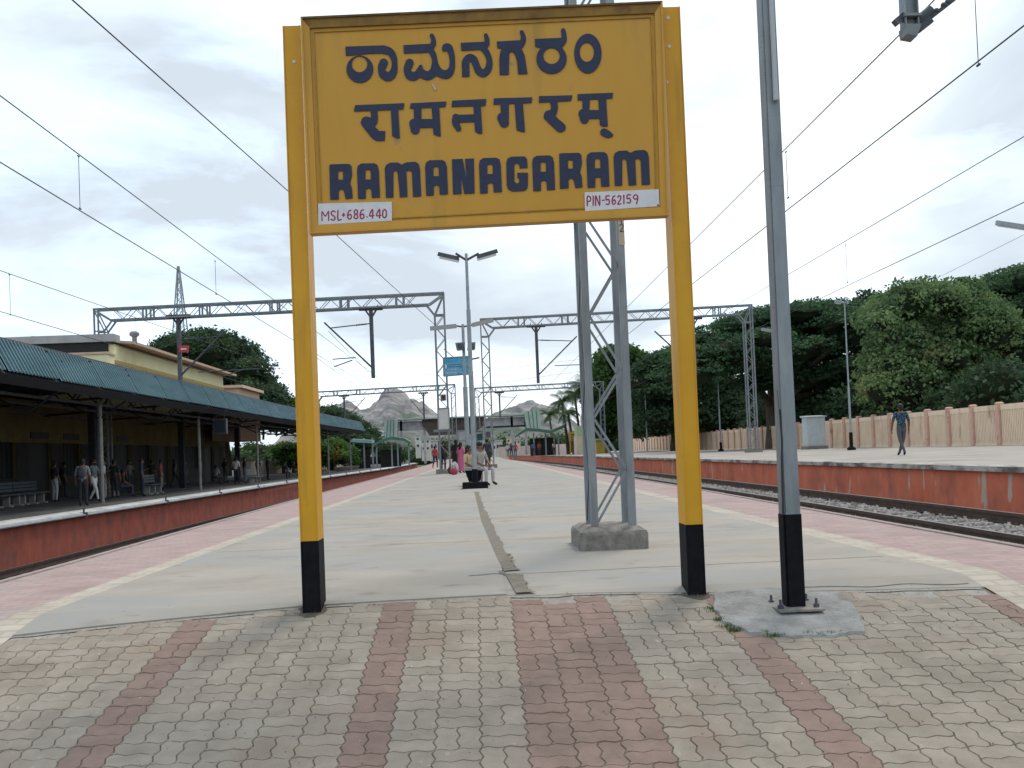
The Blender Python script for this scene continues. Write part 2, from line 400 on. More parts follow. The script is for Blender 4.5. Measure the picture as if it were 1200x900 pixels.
for i in range(-16, 15):
    for j in range(0, 27):
        x = X0+i*C; s = -j*C-.02                # s: distance along the ramp, negative downhill
        red = i in (0, 1, 2) or i in (-4, 6) or i == -10 or i == 14
        if (i+j) % 2: bl = [('v', 0, 0), ('v', C/2, 0)]
        else: bl = [('h', 0, 0), ('h', 0, C/2)]
        for o_, dx, dy in bl:
            w_, l_ = (C/2, C) if o_ == 'v' else (C, C/2)
            cx, cs = x+dx+w_/2, s-C+dy+l_/2; yy = YC+cs*cosr
            if x+dx+w_ < XCL1+.03 or x+dx > XCR0-.03: continue
            if yy > frontY(cx)-.02-(.05 if cx > .2 else 0): continue
            inview = abs(cx-.15) < yy*.58+.1 and yy > 3.45
            cells.append((not inview, -l_*0+yy, x+dx, s-C+dy, o_, red, w_, l_, cx, yy))
cells.sort(key=lambda c: (c[0], c[1]))
def in_patch(cx, yy): return 1.50 < cx < 1.95 and yy > 5.18
n_ind = 0; rest = {True: ([], []), False: ([], [])}
for k, c in enumerate(cells):
    off, _, x, s, o_, red, w_, l_, cx, yy = c
    if in_patch(cx, yy): continue
    # blocks along the cream line are cut by its mortar; keep them whole, they slip under it
    if n_ind < 300 and not off:
        o = bpy.data.objects.new('paver', PM[o_, random.randrange(6)]); COL.objects.link(o); o.parent = ramp
        o.location = (x, s, .0); n_ind += 1
        if red: o.material_slots[0].link = 'OBJECT'; o.material_slots[0].material = M_red_p
    else:
        V, Fc = paver_verts(w_, l_, k, x, s); Vs, Fs = rest[red]; b = len(Vs); Vs += V; Fs += [tuple(b+i for i in f) for f in Fc]
for red, (Vs, Fs) in rest.items():
    me = bpy.data.meshes.new('paver_field'); me.from_pydata(Vs, [], Fs); me.materials.append(M_red_p if red else M_grey_p)
    o = bpy.data.objects.new('paver_field', me); COL.objects.link(o); o.parent = ramp; o['kind'] = 'stuff'
# joint filler under the pavers
jf = MB(); strip(jf, lambda y: XCL1, lambda y: XCR0, [-5, 0, 2.5, 4, 5.0, 5.86], -.0065)
jf.build('joint_sand', M_sand, plat, fix=False)

# concrete patch round the grey pole, with grass at its edge
pts = [(836, 697), (900, 692), (985, 697), (1003, 712), (1012, 742), (985, 746), (935, 748), (880, 744), (850, 731), (838, 716)]
pp = []
for (a, b), (c, d) in zip(pts, pts[1:]+pts[:1]):
    for t in (0, .2, .4, .6, .8):
        q = U(a+(c-a)*t+random.uniform(-2.4, 2.4), b+(d-b)*t+random.uniform(-1.3, 1.3), y=1)
        # intersect with the ramp plane z = (y-YC)*SL
        dr = q-ORG; tt = (EYE-(-YC*SL))/(SL*dr.y-dr.z); pp.append(ORG+dr*tt)
pc = MB(); top = [(p.x, p.y, p.z+.014) for p in pp]; bot = [(p.x+(p.x-1.9)*.02, p.y+(p.y-5.3)*.03, p.z-.01) for p in pp]
pc.poly(top)
for i in range(len(pp)): j = (i+1) % len(pp); pc.poly([bot[i], bot[j], top[j], top[i]])
tag(pc.build('concrete_patch', mat('patch_concrete', (.21,.21,.20), (.32,.315,.30), 7, .95, .8, 40, third=(.15,.14,.12), tscale=4, tlo=.5, thi=.68), conc, fix=True))

def rampPt(px_, py_):
    dr = U(px_, py_, y=1)-ORG; return ORG+dr*((EYE+YC*SL)/(SL*dr.y-dr.z))
M_grass = mat('grass', (.05,.10,.02), (.09,.17,.035), 30, .9, rnd=.2)
M_drygrass = mat('pale_dry_grass', (.30,.29,.22), (.42,.40,.34), 30, .9, rnd=.2)
def tufts(pts, n, h, spread, m, name, parent=None):
    V = []; Fq = []
    for k in range(n):
        p = Vector(random.choice(pts)); p = p+Vector((random.gauss(0, spread[0]), random.gauss(0, spread[1]), 0))
        a = random.uniform(0, 6.28); hh = h*random.uniform(.4, 1.2); wv = Vector((math.cos(a), math.sin(a), 0))*hh*.12
        tip = p+Vector((random.gauss(0, hh*.4), random.gauss(0, hh*.4), hh)); mid = (p+tip)/2+Vector((0, 0, hh*.12))
        b = len(V); V += [p-wv, p+wv, mid+wv*.7, mid-wv*.7, tip+wv*.1, tip-wv*.1]; Fq += [(b, b+1, b+2, b+3), (b+3, b+2, b+4, b+5)]
    o = rawmesh(name, np.array([tuple(v) for v in V]), np.array(Fq), m, parent); o['kind'] = 'stuff'; return o
gp = [rampPt(x, y) for x, y in [(843, 727), (850, 735), (857, 738), (862, 740), (898, 743), (905, 746), (915, 746), (948, 744), (960, 745), (972, 744), (980, 743), (835, 717), (832, 714)]]
tufts(gp, 520, .022, (.018, .010), M_grass, 'grass')

# ------------------------------------------------------------------ tracks
M_ballast = mat('ballast', (.17,.155,.135), (.32,.30,.27), 9, 1, 1.0, 9, third=(.10,.09,.07), tscale=2, tlo=.5, thi=.62)
M_rail = mat('rail_steel', (.055,.035,.028), (.09,.06,.045), 6, .6)
M_railtop = mat('rail_head', (.28,.27,.27), None, rough=.3, metal=.7)
M_sleeper = mat('sleeper_concrete', (.20,.18,.16), (.30,.27,.24), 6, .95, .3, 30)
def track(xc, zr, y0, y1, nsleep, bedx0, bedx1, stones):
    t = thing('railway_track', None, None, (xc(y0), y0, zr)); t['kind'] = 'structure'
    ys = list(np.linspace(y0, y1, 24))
    bd = MB()
    for a, b in zip(ys, ys[1:]): bd.poly([(bedx0(a), a, zr-.21), (bedx1(a), a, zr-.21), (bedx1(b), b, zr-.21), (bedx0(b), b, zr-.21)])
    bd.build('ballast_bed', M_ballast, t, fix=False)['kind'] = 'stuff'
    for s in (-.838, .838):
        r = MB()
        for a, b in zip(ys, ys[1:]):
            A = xc(a)+s; B = xc(b)+s
            for w0, z0, z1, mi in ((.036, -.05, 0, 0), (.010, -.15, -.05, 0), (.07, -.172, -.15, 0)):
                r.hull8([(A-w0, a, zr+z0), (A+w0, a, zr+z0), (B+w0, b, zr+z0), (B-w0, b, zr+z0), (A-w0, a, zr+z1), (A+w0, a, zr+z1), (B+w0, b, zr+z1), (B-w0, b, zr+z1)], 0)
            r.poly([(A-.03, a, zr+.002), (A+.03, a, zr+.002), (B+.03, b, zr+.002), (B-.03, b, zr+.002)], 1)
        r.build('rail', [M_rail, M_railtop], t, fix=False)
    sm = MB(); sm.hull8([(-1.37, -.125, -.20), (1.37, -.125, -.20), (1.37, .125, -.20), (-1.37, .125, -.20), (-1.35, -.09, 0), (1.35, -.09, 0), (1.35, .09, 0), (-1.35, .09, 0)])
    me = sm.mesh('sleeper'); me.materials.append(M_sleeper)
    for k in range(nsleep):
        y = y0+.4+k*.65; o = bpy.data.objects.new('sleeper', me); COL.objects.link(o); o.parent = t; o.location = (xc(y)-xc(y0), y-y0, -.175)
    if stones:
        n = stones; V = []; Fq = []
        base = np.array([(-1,-1,-.6), (1,-1,-.6), (1,1,-.6), (-1,1,-.6), (-.6,-.7,.7), (.7,-.6,.6), (.6,.6,.8), (-.7,.5,.6)])
        q = np.array([(0,1,5,4), (1,2,6,5), (2,3,7,6), (3,0,4,7), (4,5,6,7)])
        for k in range(n):
            y = y0+(y1-y0)*(random.random()**2.2)*.6; x = random.uniform(bedx0(y)+.05, bedx1(y)-.05); s_ = random.uniform(.02, .038)
            a = random.uniform(0, 6.28); c_, s2 = math.cos(a), math.sin(a)
            P = base*s_*RS.uniform(.7, 1.2, (8, 3)); P = np.stack([P[:, 0]*c_-P[:, 1]*s2, P[:, 0]*s2+P[:, 1]*c_, P[:, 2]], 1)+np.array([x, y, zr-.19+random.uniform(0, .03)])
            V.append(P); Fq.append(q+8*k)
        o = rawmesh('ballast_stones', np.concatenate(V), np.concatenate(Fq), mat('ballast_stone', (.16,.15,.14), (.34,.32,.30), 5, .95, rnd=.35), t); o['kind'] = 'stuff'
    return t
RC = lambda y: XR(y)+3.10
track(RC, -.35, 5.0, 150, 130, lambda y: XR(y)+.07, lambda y: RC(y)+1.9, 22000)
LC = lambda y: lerp(y, [(8, -10.4), (60, -10.3), (110, -9.0), (180, -10)])
M_ballast = mat('oily_ballast', (.05,.045,.04), (.10,.09,.075), 9, 1, 1.0, 9); M_sleeper = mat('oily_sleeper', (.05,.045,.04), (.085,.075,.065), 6, .95, .3, 30)
track(LC, -1.38, 6, 150, 120, lambda y: LC(y)-2.1, lambda y: XL(y)-.07, 0)
LC2 = lambda y: LC(y)+4.25
# pale weeds along the right kerb of the island platform
tufts([(XR(y)+.12+.03*math.sin(y*3), y, -.13) for y in np.arange(5.5, 22, .05)], 3600, .11, (.025, .02), M_drygrass, 'edge_weeds')
tufts([(RC(y)+1.45, y, -.56) for y in np.arange(9, 40, .1)], 900, .06, (.10, .05), M_drygrass, 'wall_weeds')

# specks of litter and grit on the paving
V = []; Q = []
for k in range(46):
    x = random.uniform(-2.3, 2.6); y = random.uniform(3.6, 5.5); s_ = random.uniform(.003, .0075); a = random.uniform(0, 6.28); z = G(y)+.003; b = len(V)
    c_, s2 = math.cos(a)*s_, math.sin(a)*s_
    V += [(x-c_, y-s2, z), (x+s2*.7, y-c_*.7, z+.001), (x+c_, y+s2, z+.003), (x-s2*.7, y+c_*.7, z+.002), (x, y, z+s_*.7)]; Q += [(b, b+1, b+2, b+4), (b, b+4, b+2, b+3)]
o = rawmesh('litter', np.array(V), np.array(Q), mat('pale_scrap', (.50,.49,.46), (.62,.60,.56), 30)); o['kind'] = 'stuff'
V = []; Q = []
for k in range(900):
    x = random.uniform(-2.7, 3.0); y = random.uniform(3.5, 5.75) if random.random() < .5 else frontY(x)-abs(random.gauss(0, .06)); s_ = random.uniform(.0015, .005); a = random.uniform(0, 6.28); z = G(y)+.001; b = len(V)
    c_, s2 = math.cos(a)*s_, math.sin(a)*s_
    V += [(x-c_, y-s2, z), (x+s2, y-c_, z), (x+c_, y+s2, z), (x-s2, y+c_, z), (x, y, z+s_)]; Q += [(b, b+1, b+4, b+3), (b+1, b+2, b+3, b+4)]
o = rawmesh('grit', np.array(V), np.array(Q), mat('brown_grit', (.10,.08,.06), (.18,.15,.11), 30)); o['kind'] = 'stuff'
# ------------------------------------------------------------------ painted lettering, built as raised shapes
def seg_d(X, Y, a, b):
    ax, ay, ra = a; bx, by, rb = b; dx, dy = bx-ax, by-ay; q = dx*dx+dy*dy+1e-9
    t = np.clip(((X-ax)*dx+(Y-ay)*dy)/q, 0, 1); return np.hypot(X-ax-t*dx, Y-ay-t*dy)-(ra+(rb-ra)*t)
def poly_d(X, Y, P):
    d = np.full(X.shape, 1e9); ins = np.zeros(X.shape, bool)
    for (ax, ay), (bx, by) in zip(P, P[1:]+P[:1]):
        dx, dy = bx-ax, by-ay; q = dx*dx+dy*dy+1e-9; t = np.clip(((X-ax)*dx+(Y-ay)*dy)/q, 0, 1)
        d = np.minimum(d, np.hypot(X-ax-t*dx, Y-ay-t*dy))
        c = ((ay > Y) != (by > Y)) & (X < (bx-ax)*(Y-ay)/((by-ay) if by != ay else 1e-9)+ax); ins ^= c
    return np.where(ins, -d, d)
def smooth(pts):
    if len(pts) < 3: return pts
    o = []
    P = [pts[0]]+list(pts)+[pts[-1]]
    for i in range(1, len(P)-2):
        for k in range(5):
            t = k/5; o.append(tuple(.5*(2*P[i][c]+(P[i+1][c]-P[i-1][c])*t+(2*P[i-1][c]-5*P[i][c]+4*P[i+1][c]-P[i+2][c])*t*t+(3*P[i][c]-P[i-1][c]-3*P[i+1][c]+P[i+2][c])*t**3) for c in range(3)))
    return o+[pts[-1]]
def glyph(name, prims, org, s, m, parent, place, step=2.6, rnd=3, back=.0022):
    """prims in zoomed photo units -> a thin raised shape; place(px,py,lift) gives the 3D point"""
    xs = []; ys = []
    for k, d in prims:
        if k in 'pPh': xs += [q[0] for q in d]; ys += [q[1] for q in d]
        elif k == 's': xs += [q[0]+e*q[2] for q in d for e in (-1, 1)]; ys += [q[1]+e*q[2] for q in d for e in (-1, 1)]
        elif k == 'e': xs += [d[0]-d[2], d[0]+d[2]]; ys += [d[1]-d[3], d[1]+d[3]]
    x = np.arange(min(xs)-3*step, max(xs)+3*step, step); y = np.arange(min(ys)-3*step, max(ys)+3*step, step); X, Y = np.meshgrid(x, y)
    D = np.full(X.shape, 1e9)
    for k, d in prims:
        if k == 'p': D = np.minimum(D, poly_d(X, Y, d))
        elif k == 's':
            d = smooth(d)
            for a, b in zip(d, d[1:]): D = np.minimum(D, seg_d(X, Y, a, b))
        elif k == 'e': D = np.minimum(D, (np.hypot((X-d[0])/d[2], (Y-d[1])/d[3])-1)*min(d[2], d[3]))
    for k, d in prims:
        if k == 'h': D = np.maximum(D, -poly_d(X, Y, d))
        elif k == 'o': D = np.maximum(D, -(np.hypot((X-d[0])/d[2], (Y-d[1])/d[3])-1)*min(d[2], d[3]))
    # soften corners a little, as a brush does
    K = np.pad(D, 1, mode='edge'); D = (K[1:-1,1:-1]*2+K[:-2,1:-1]+K[2:,1:-1]+K[1:-1,:-2]+K[1:-1,2:])/6
    V = []; Fc = []; idx = {}
    def vid(px, py):
        key = (round(px, 3), round(py, 3))
        if key not in idx: idx[key] = len(V); V.append(key)
        return idx[key]
    H, W = D.shape; edges = []; NG = (D < 0); D = D.tolist(); act = (NG[:-1, :-1] | NG[1:, :-1] | NG[:-1, 1:] | NG[1:, 1:])
    for j in range(H-1):
        run = None; row = act[j].tolist()
        for i in range(W-1):
            if not row[i]: continue
            c = [(i, j), (i+1, j), (i+1, j+1), (i, j+1)]; dv = [D[b][a] for a, b in c]
            n = sum(v < 0 for v in dv)
            if n == 4:
                if run is None: run = i
                continue
            if run is not None:
                Fc.append([vid(x[run], y[j]), vid(x[i], y[j]), vid(x[i], y[j+1]), vid(x[run], y[j+1])]); run = None
            if n == 0: continue
            P = []; cr_ = []
            for k in range(4):
                a, b = c[k], c[(k+1) % 4]; da, db = dv[k], dv[(k+1) % 4]
                if da < 0: P.append((x[a[0]], y[a[1]]))
                if (da < 0) != (db < 0):
                    t = da/(da-db); q = (x[a[0]]+(x[b[0]]-x[a[0]])*t, y[a[1]]+(y[b[1]]-y[a[1]])*t); P.append(q); cr_.append(q)
            ids = []
            for q in P:
                q = vid(*q)
                if q not in ids: ids.append(q)
            if len(ids) >= 3: Fc.append(ids)
            if len(cr_) == 2:
                q = (vid(*cr_[0]), vid(*cr_[1]))
                if q[0] != q[1]: edges.append(q)
    n0 = len(V)
    P3 = [place(org[0]+px/s, org[1]+py/s, back) for px, py in V]+[place(org[0]+px/s, org[1]+py/s, -.001) for px, py in V]
    Fc += [[a, b, b+n0, a+n0] for a, b in edges]
    me = bpy.data.meshes.new(name); o0 = rootloc(parent)
    me.from_pydata([tuple(p-o0) for p in P3], [], Fc); me.materials.append(m)
    me.validate(); bm = bmesh.new(); bm.from_mesh(me)
    loose = [v for v in bm.verts if not v.link_faces]; bmesh.ops.delete(bm, geom=loose, context='VERTS'); bm.to_mesh(me); bm.free()
    o = bpy.data.objects.new(name, me); COL.objects.link(o); o.parent = parent; return o

# ------------------------------------------------------------------ station name board
YB = 5.62                                      # front plane of the board
BN = Vector((0, -1, 0))
def bp(px, py, lift=0): return U(px, py, y=YB-.0)+BN*lift
sign = thing('station_name_board', 'large yellow station name board in Kannada, Hindi and English on two posts with black feet', 'sign', (bp(580, 700).x, YB, G(YB)))
# outer frame and face
oc = [(353, 21.8), (775.5, 3.2), (783, 253.5), (363.6, 275)]
ic = [(363, 33.5), (767, 16.0), (773.5, 243), (373, 264)]
board = MB()
A = [bp(x, y, -.004) for x, y in oc]; Bk = [Vector((p.x, YB+.05, p.z)) for p in A]
board.hull8([A[3], A[2], A[1], A[0], Bk[3], Bk[2], Bk[1], Bk[0]])
board_o = board.build('board', M_yelb, sign)
fr = MB()
for k in range(4):
    a, b = oc[k], oc[(k+1) % 4]; c, d = ic[(k+1) % 4], ic[k]
    q = [bp(*a, .018), bp(*b, .018), bp(*c, .010), bp(*d, .010)]; r = [bp(*p, -.004) for p in (a, b, c, d)]
    fr.hull8([r[0], r[1], r[2], r[3], q[0], q[1], q[2], q[3]], 1 if k == 0 else 0)
fr.build('frame', [M_yelb, mat('brown_top_edge', (.20,.115,.035), (.30,.17,.035), 9, .7, third=(.16,.06,.03), tscale=6)], sign)  # top side of the frame is coloured darker brown
ln = MB()                                      # inner bead of the frame
ic2 = [(367, 37), (763.5, 19.5), (770, 240), (377, 261)]; ic3 = [(368.3, 38.2), (762.4, 20.8), (768.8, 238.8), (378.2, 259.6)]
for k in range(4):
    a, b, c, d = ic2[k], ic2[(k+1) % 4], ic3[(k+1) % 4], ic3[k]
    q = [bp(*p, .0035) for p in (a, b, c, d)]; r = [bp(*p, -.003) for p in (a, b, c, d)]
    ln.hull8(r+q, 0)
ln.build('bead', [mat('bead_paint', (.30,.16,.03), (.42,.25,.04), 9, .6)], sign)
# fold line of the outer frame: raised lip
lip = MB(); ocl = [(355.2, 24), (773.4, 5.6), (780.6, 251.3), (365.7, 272.6)]
for k in range(4):
    a, b, c, d = oc[k], oc[(k+1) % 4], ocl[(k+1) % 4], ocl[k]
    q = [bp(*p, .026) for p in (a, b, c, d)]; r = [bp(*p, .012) for p in (a, b, c, d)]
    lip.hull8(r+q, 1 if k in (0, ) else 0)
lip.build('frame_lip', [M_yelb, M_brown], sign)

def post(cx_px, y_px, ztop, label_side):
    X = U(cx_px, y_px, y=YB+.04).x; w, d = .055, .20; y0 = YB+.055; zb = G(YB)-.12; zs = .405
    mb = MB()
    for z0, z1, mi in ((zb, zs, 1), (zs, ztop, 0)):
        mb.box(X-w, X+w, y0, y0+.011, z0, z1, mi); mb.box(X-w+.002, X+w-.002, y0+.011, y0+d, z0, z1, mi)
        for s in (-1, 1): mb.box(X+s*w-.007*(s > 0), X+s*w+.007*(s < 0), y0-.006, y0, z0, z1, mi)
    o = mb.build('post', [M_yel, M_black], sign, bevel=.0015)
    h = MB()
    return o, X, y0
zl = U(342, 25, y=YB).z; zr_ = U(788, 3, y=YB).z
pL, XPL, yp = post(357.5, 500, zl, 'l'); pR, XPR, _ = post(809, 500, zr_, 'r')
M_hole = mat('pale_bolt_hole', (.62,.60,.62), None)
for px_, py_ in ((344.5, 72), (783, 20.5), (784.5, 54), (781.5, 96)):
    bh = MB(); p = U(px_, py_, y=YB+.05); bh.tube([(p.x, yp-.003, p.z), (p.x, yp+.0, p.z)], .0105, 10); bh.build('bolt_hole', M_hole, sign)
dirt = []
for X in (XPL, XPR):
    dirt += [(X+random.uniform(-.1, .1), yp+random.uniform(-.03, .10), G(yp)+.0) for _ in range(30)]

def place(px, py, lift): return bp(px, py, lift)
A_, B_, C_, D_, E_, F_, G_ = ((400,30),7.5), ((560,25),7.5), ((410,100),7.5), ((565,95),7.5), ((380,165),7.5), ((500,165),7.5), ((620,165),7.5)
Z1 = ((320,0),4.6154)
def sh(prims, dx, dy):
    o = []
    for k, d in prims: o.append((k, [(q[0]+dx, q[1]+dy)+tuple(q[2:]) for q in d] if k in 'pPhs' else (d[0]+dx, d[1]+dy, d[2], d[3])))
    return o
gl = []
gl.append((A_, [('p', [(35,185),(380,174),(400,205),(390,243),(235,248),(90,262),(40,265)]), ('e', (163,383,118,120)), ('o', (160,340,68,70)), ('s', [(370,210,36),(425,228,33),(458,275,29),(468,330,25),(464,390,30),(440,435,38),(405,450,38),(368,425,38),(350,385,28),(345,350,22)]), ('s', [(372,328,38),(365,350,36)])]))
gl.append((A_, [('p', [(545,172),(790,160),(800,225),(740,238),(550,245)]), ('s', [(795,88,18),(808,120,20),(808,160,24),(785,195,26)]), ('s', [(785,215,26),(808,255,26),(820,300,24),(822,350,30),(815,410,38)]),
  ('s', [(600,328,36),(590,355,36),(578,390,30),(600,435,38),(640,445,38),(690,415,30)]), ('s', [(690,410,34),(697,362,18)]), ('s', [(690,405,36),(725,430,38),(770,440,38),(815,405,38)]), ('s', [(838,350,20),(848,395,34),(885,425,36),(935,425,38),(968,385,28),(976,320,24),(968,250,26),(945,195,32),(915,185,26),(905,208,20)])]))
gl.append((Z1, [('p', [(1015,232),(1145,226),(1140,268),(1018,275)]), ('s', [(1151,190,10),(1157,215,13),(1155,240,15),(1140,254,17)]), ('p', [(1022,345),(1062,345),(1063,415),(1022,416)]), ('s', [(1042,380,20),(1042,335,20),(1062,312,20),(1085,322,20),(1098,350,19),(1112,382,20),(1138,397,20),(1164,372,19),(1170,325,16),(1155,285,16),(1137,262,17)])]))
gl.append((B_, [('p', [(165,178),(390,165),(400,232),(172,238)]), ('s', [(385,95,17),(398,130,21),(398,170,25),(378,205,28)]), ('p', [(215,230),(380,230),(412,300),(437,462),(355,465),(342,340),(322,285),(295,264),(277,285),(272,470),(192,472),(188,330),(198,265)])]))
gl.append((B_, [('p', [(500,155),(740,145),(745,215),(700,235),(560,235),(505,222)]), ('s', [(750,80,19),(757,120,22),(757,165,24),(733,200,28)]), ('e', (648,330,133,132)), ('o', (648,305,72,70))]))
gl.append((B_, [('e', (967,283,120,174)), ('o', (958,272,63,84))]))
gl.append((C_, [('p', [(45,175),(480,157),(470,212),(35,230)]), ('s', [(208,215,30),(216,270,30),(200,325,38),(145,318,44)]), ('s', [(145,325,48),(185,385,42),(232,436,44),(270,445,34)]), ('p', [(215,402),(312,402),(306,488),(225,488)]), ('p', [(360,205),(425,205),(440,468),(410,465),(372,445)])]))
gl.append((C_, [('p', [(535,158),(850,142),(840,190),(527,205)]), ('p', [(560,190),(630,190),(628,300),(600,375),(566,330)]), ('s', [(562,335,40),(575,390,40)]), ('p', [(600,298),(740,295),(740,372),(600,375)]), ('p', [(718,185),(785,185),(800,450),(770,445),(735,430)])]))
gl.append((C_, [('p', [(900,135),(1200,120),(1192,180),(893,190)]), ('p', [(1085,172),(1150,172),(1165,425),(1130,425),(1100,405)]), ('p', [(925,260),(1095,255),(1095,322),(965,328)]), ('s', [(930,278,28),(930,330,31),(955,380,25)])]))
gl.append((D_, [('p', [(102,152),(442,143),(435,192),(100,208)]), ('p', [(160,195),(235,195),(235,330),(225,350),(170,340)]), ('s', [(178,322,45),(195,366,42)]), ('p', [(285,190),(358,190),(378,450),(340,445),(302,430)])]))
gl.append((D_, [('p', [(500,133),(795,125),(782,175),(498,190)]), ('s', [(630,185,32),(636,235,30),(618,285,35),(585,300,42)]), ('s', [(585,308,44),(640,362,42),(685,403,44),(698,410,36)])]))
gl.append((D_, [('p', [(838,115),(1152,103),(1145,153),(840,170)]), ('p', [(880,160),(948,160),(942,260),(925,330),(885,290)]), ('s', [(885,285,38),(900,340,36)]), ('p', [(900,255),(1040,255),(1040,330),(910,335)]), ('p', [(1020,155),(1090,155),(1105,400),(1060,400),(1035,385)]), ('s', [(1072,450,34),(1105,468,32),(1136,476,16)])]))
Rg = [('p', [(45,212),(60,207),(220,203),(240,222),(245,300),(228,375),(243,410),(250,505),(188,512),(172,440),(150,424),(128,440),(128,515),(52,518)]), ('h', [(122,268),(165,268),(165,342),(122,342)])]
Ag = [('p', [(288,260),(295,220),(325,200),(440,197),(468,213),(480,260),(490,498),(418,502),(412,425),(390,418),(365,428),(365,508),(298,512)]), ('h', [(362,262),(385,254),(408,262),(410,340),(362,340)])]
Mg = [('p', [(532,245),(543,212),(578,193),(645,190),(682,210),(718,190),(800,184),(830,203),(842,250),(852,488),(780,492),(770,275),(750,260),(722,270),(732,492),(665,497),(645,280),(628,260),(608,277),(608,498),(543,500)])]
Ng = [('p', [(222,163),(415,155),(422,462),(232,470)]), ('h', [(316,154),(336,153),(355,358)]), ('h', [(302,305),(331,472),(308,473)])]
Gg = [('p', [(700,190),(712,155),(745,140),(860,137),(883,160),(888,238),(818,242),(812,205),(785,198),(770,215),(772,360),(795,378),(815,360),(812,335),(797,325),(797,280),(890,280),(890,400),(878,430),(850,441),(750,445),(715,425),(704,390)])]
gl += [(E_, Rg), (E_, Ag), (E_, Mg), (E_, sh(Ag, 598, -28)), (F_, Ng), (F_, sh(Ag, 172, -48)), (F_, Gg), (F_, sh(Ag, 640, -68)), (G_, sh(Rg, 220, -97)), (G_, sh(Ag, 217, -98)), (G_, sh(Mg, 211, -104))]
for (org, s), pr in gl: glyph('letter', pr, org, s, M_navy, board_o, place, step=2.6*s/7.5)

# small hand-painted characters, unit box strokes
SF = {'M': [[(0,1),(0,0),(.5,.5),(1,0),(1,1)]], 'S': [[(1,.12),(.5,0),(.05,.2),(.3,.45),(.8,.6),(.95,.85),(.5,1),(0,.88)]], 'L': [[(0,0),(0,1),(1,1)]],
 '+': [[(.5,0),(.5,1)],[(0,.5),(1,.5)]], '6': [[(.85,.03),(.3,.15),(.02,.6),(.2,.95),(.7,1),(1,.75),(.75,.5),(.2,.6)]], '8': [[(.5,0),(.1,.15),(.2,.42),(.8,.58),(.95,.85),(.5,1),(.05,.85),(.2,.58),(.8,.42),(.9,.15),(.5,0)]],
 '.': [[(.5,.5),(.5,.6)]], '4': [[(.7,1),(.7,0),(0,.7),(1,.7)]], '0': [[(.5,0),(.1,.2),(0,.5),(.1,.85),(.5,1),(.9,.85),(1,.5),(.9,.15),(.5,0)]],
 'P': [[(0,1),(0,0),(.8,.05),(1,.28),(.8,.5),(0,.55)]], 'I': [[(.5,0),(.5,1)]], 'N': [[(0,1),(0,0),(1,1),(1,0)]], '-': [[(0,.5),(1,.5)]],
 '5': [[(1,0),(.1,0),(.05,.45),(.7,.4),(1,.7),(.7,1),(0,.92)]], '2': [[(0,.2),(.4,0),(.95,.15),(.85,.45),(0,1),(1,1)]], '1': [[(.2,.15),(.5,0),(.5,1)]], '9': [[(.95,.45),(.4,.55),(.05,.3),(.4,0),(.9,.12),(1,.5),(.75,1.15)]]}
def small(ch, x0, y0, x1, y1, r):
    sl = -.045
    return [('s' if len(q) < 3 else 's', [(x0+(x1-x0)*u+0, y0+(y1-y0)*v+sl*(x1-x0)*u, r) for u, v in q]) for q in SF[ch]]
def plate(cs):
    mb = MB(); q = [bp(x, y, .0062) for x, y in cs]; r = [bp(x, y, -.002) for x, y in cs]
    mb.hull8(r+q); return mb.build('plate', M_white, board_o)
def place2(px, py, lift): return bp(px, py, lift+.0058)
p1 = plate([(372.9,238.9),(459.2,236.7),(459.4,258.9),(373.1,263.7)]); p2 = plate([(685,225.8),(771.7,222),(772.6,242),(685.4,247.6)])
O1 = (365, 225); O2 = (680, 215)
txt = []
for ch, b in zip('MSL+686.440', [(152,282,242,408),(276,270,336,402),(375,264,420,392),(435,305,470,348),(510,258,565,383),(600,254,655,380),(685,252,740,378),(775,345,790,360),(818,252,878,372),(915,250,978,370),(1003,250,1055,368)]):
    txt += small(ch, *b, 9.5 if ch != 'M' else 8)
glyph('plate_lettering', txt, O1, 12, M_crim, board_o, place2, step=3.2, back=.0012)
txt = []
for ch, b in zip('PIN-562159', [(98,190,145,315),(170,182,190,312),(215,180,270,312),(308,238,335,244),(360,182,408,300),(445,178,492,295),(525,176,570,292),(600,176,622,288),(655,168,705,280),(742,165,805,275)]):
    txt += small(ch, *b, 9.5)
glyph('rust_spot', [('p', [(1070,318),(1092,290),(1112,320)])], O2, 12, M_dsteel, board_o, place2, step=3.2, back=.0012)
glyph('plate_lettering', txt, O2, 12, M_crim, board_o, place2, step=3.2, back=.0012)
chip = [('s', [(805,520,9),(825,560,11)])]
glyph('paint_chip', chip, (400,30), 7.5, mat('bare_chip', (.48,.40,.30), None), board_o, place, back=.001)

# loose dirt round the post feet, its dark sheet also painting their contact shade
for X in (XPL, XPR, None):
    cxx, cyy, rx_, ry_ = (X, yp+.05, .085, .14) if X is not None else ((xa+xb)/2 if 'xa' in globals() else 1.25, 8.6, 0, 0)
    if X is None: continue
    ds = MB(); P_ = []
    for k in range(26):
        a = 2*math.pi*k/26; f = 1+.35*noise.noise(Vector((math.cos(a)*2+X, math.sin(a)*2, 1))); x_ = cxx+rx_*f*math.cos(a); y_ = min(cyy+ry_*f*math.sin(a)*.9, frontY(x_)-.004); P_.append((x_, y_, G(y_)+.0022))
    ds.poly(P_); o_ = ds.build('soil_shade_ring', mat('soil_contact_shade', (.075,.06,.045), (.15,.125,.095), 40, 1, .8, 90)); o_['kind'] = 'stuff'
tufts([(a, b, c) for a, b, c in dirt], 260, .014, (.02, .02), mat('dirt_crumbs', (.10,.08,.06), (.16,.13,.10), 40, 1), 'soil_crumbs')

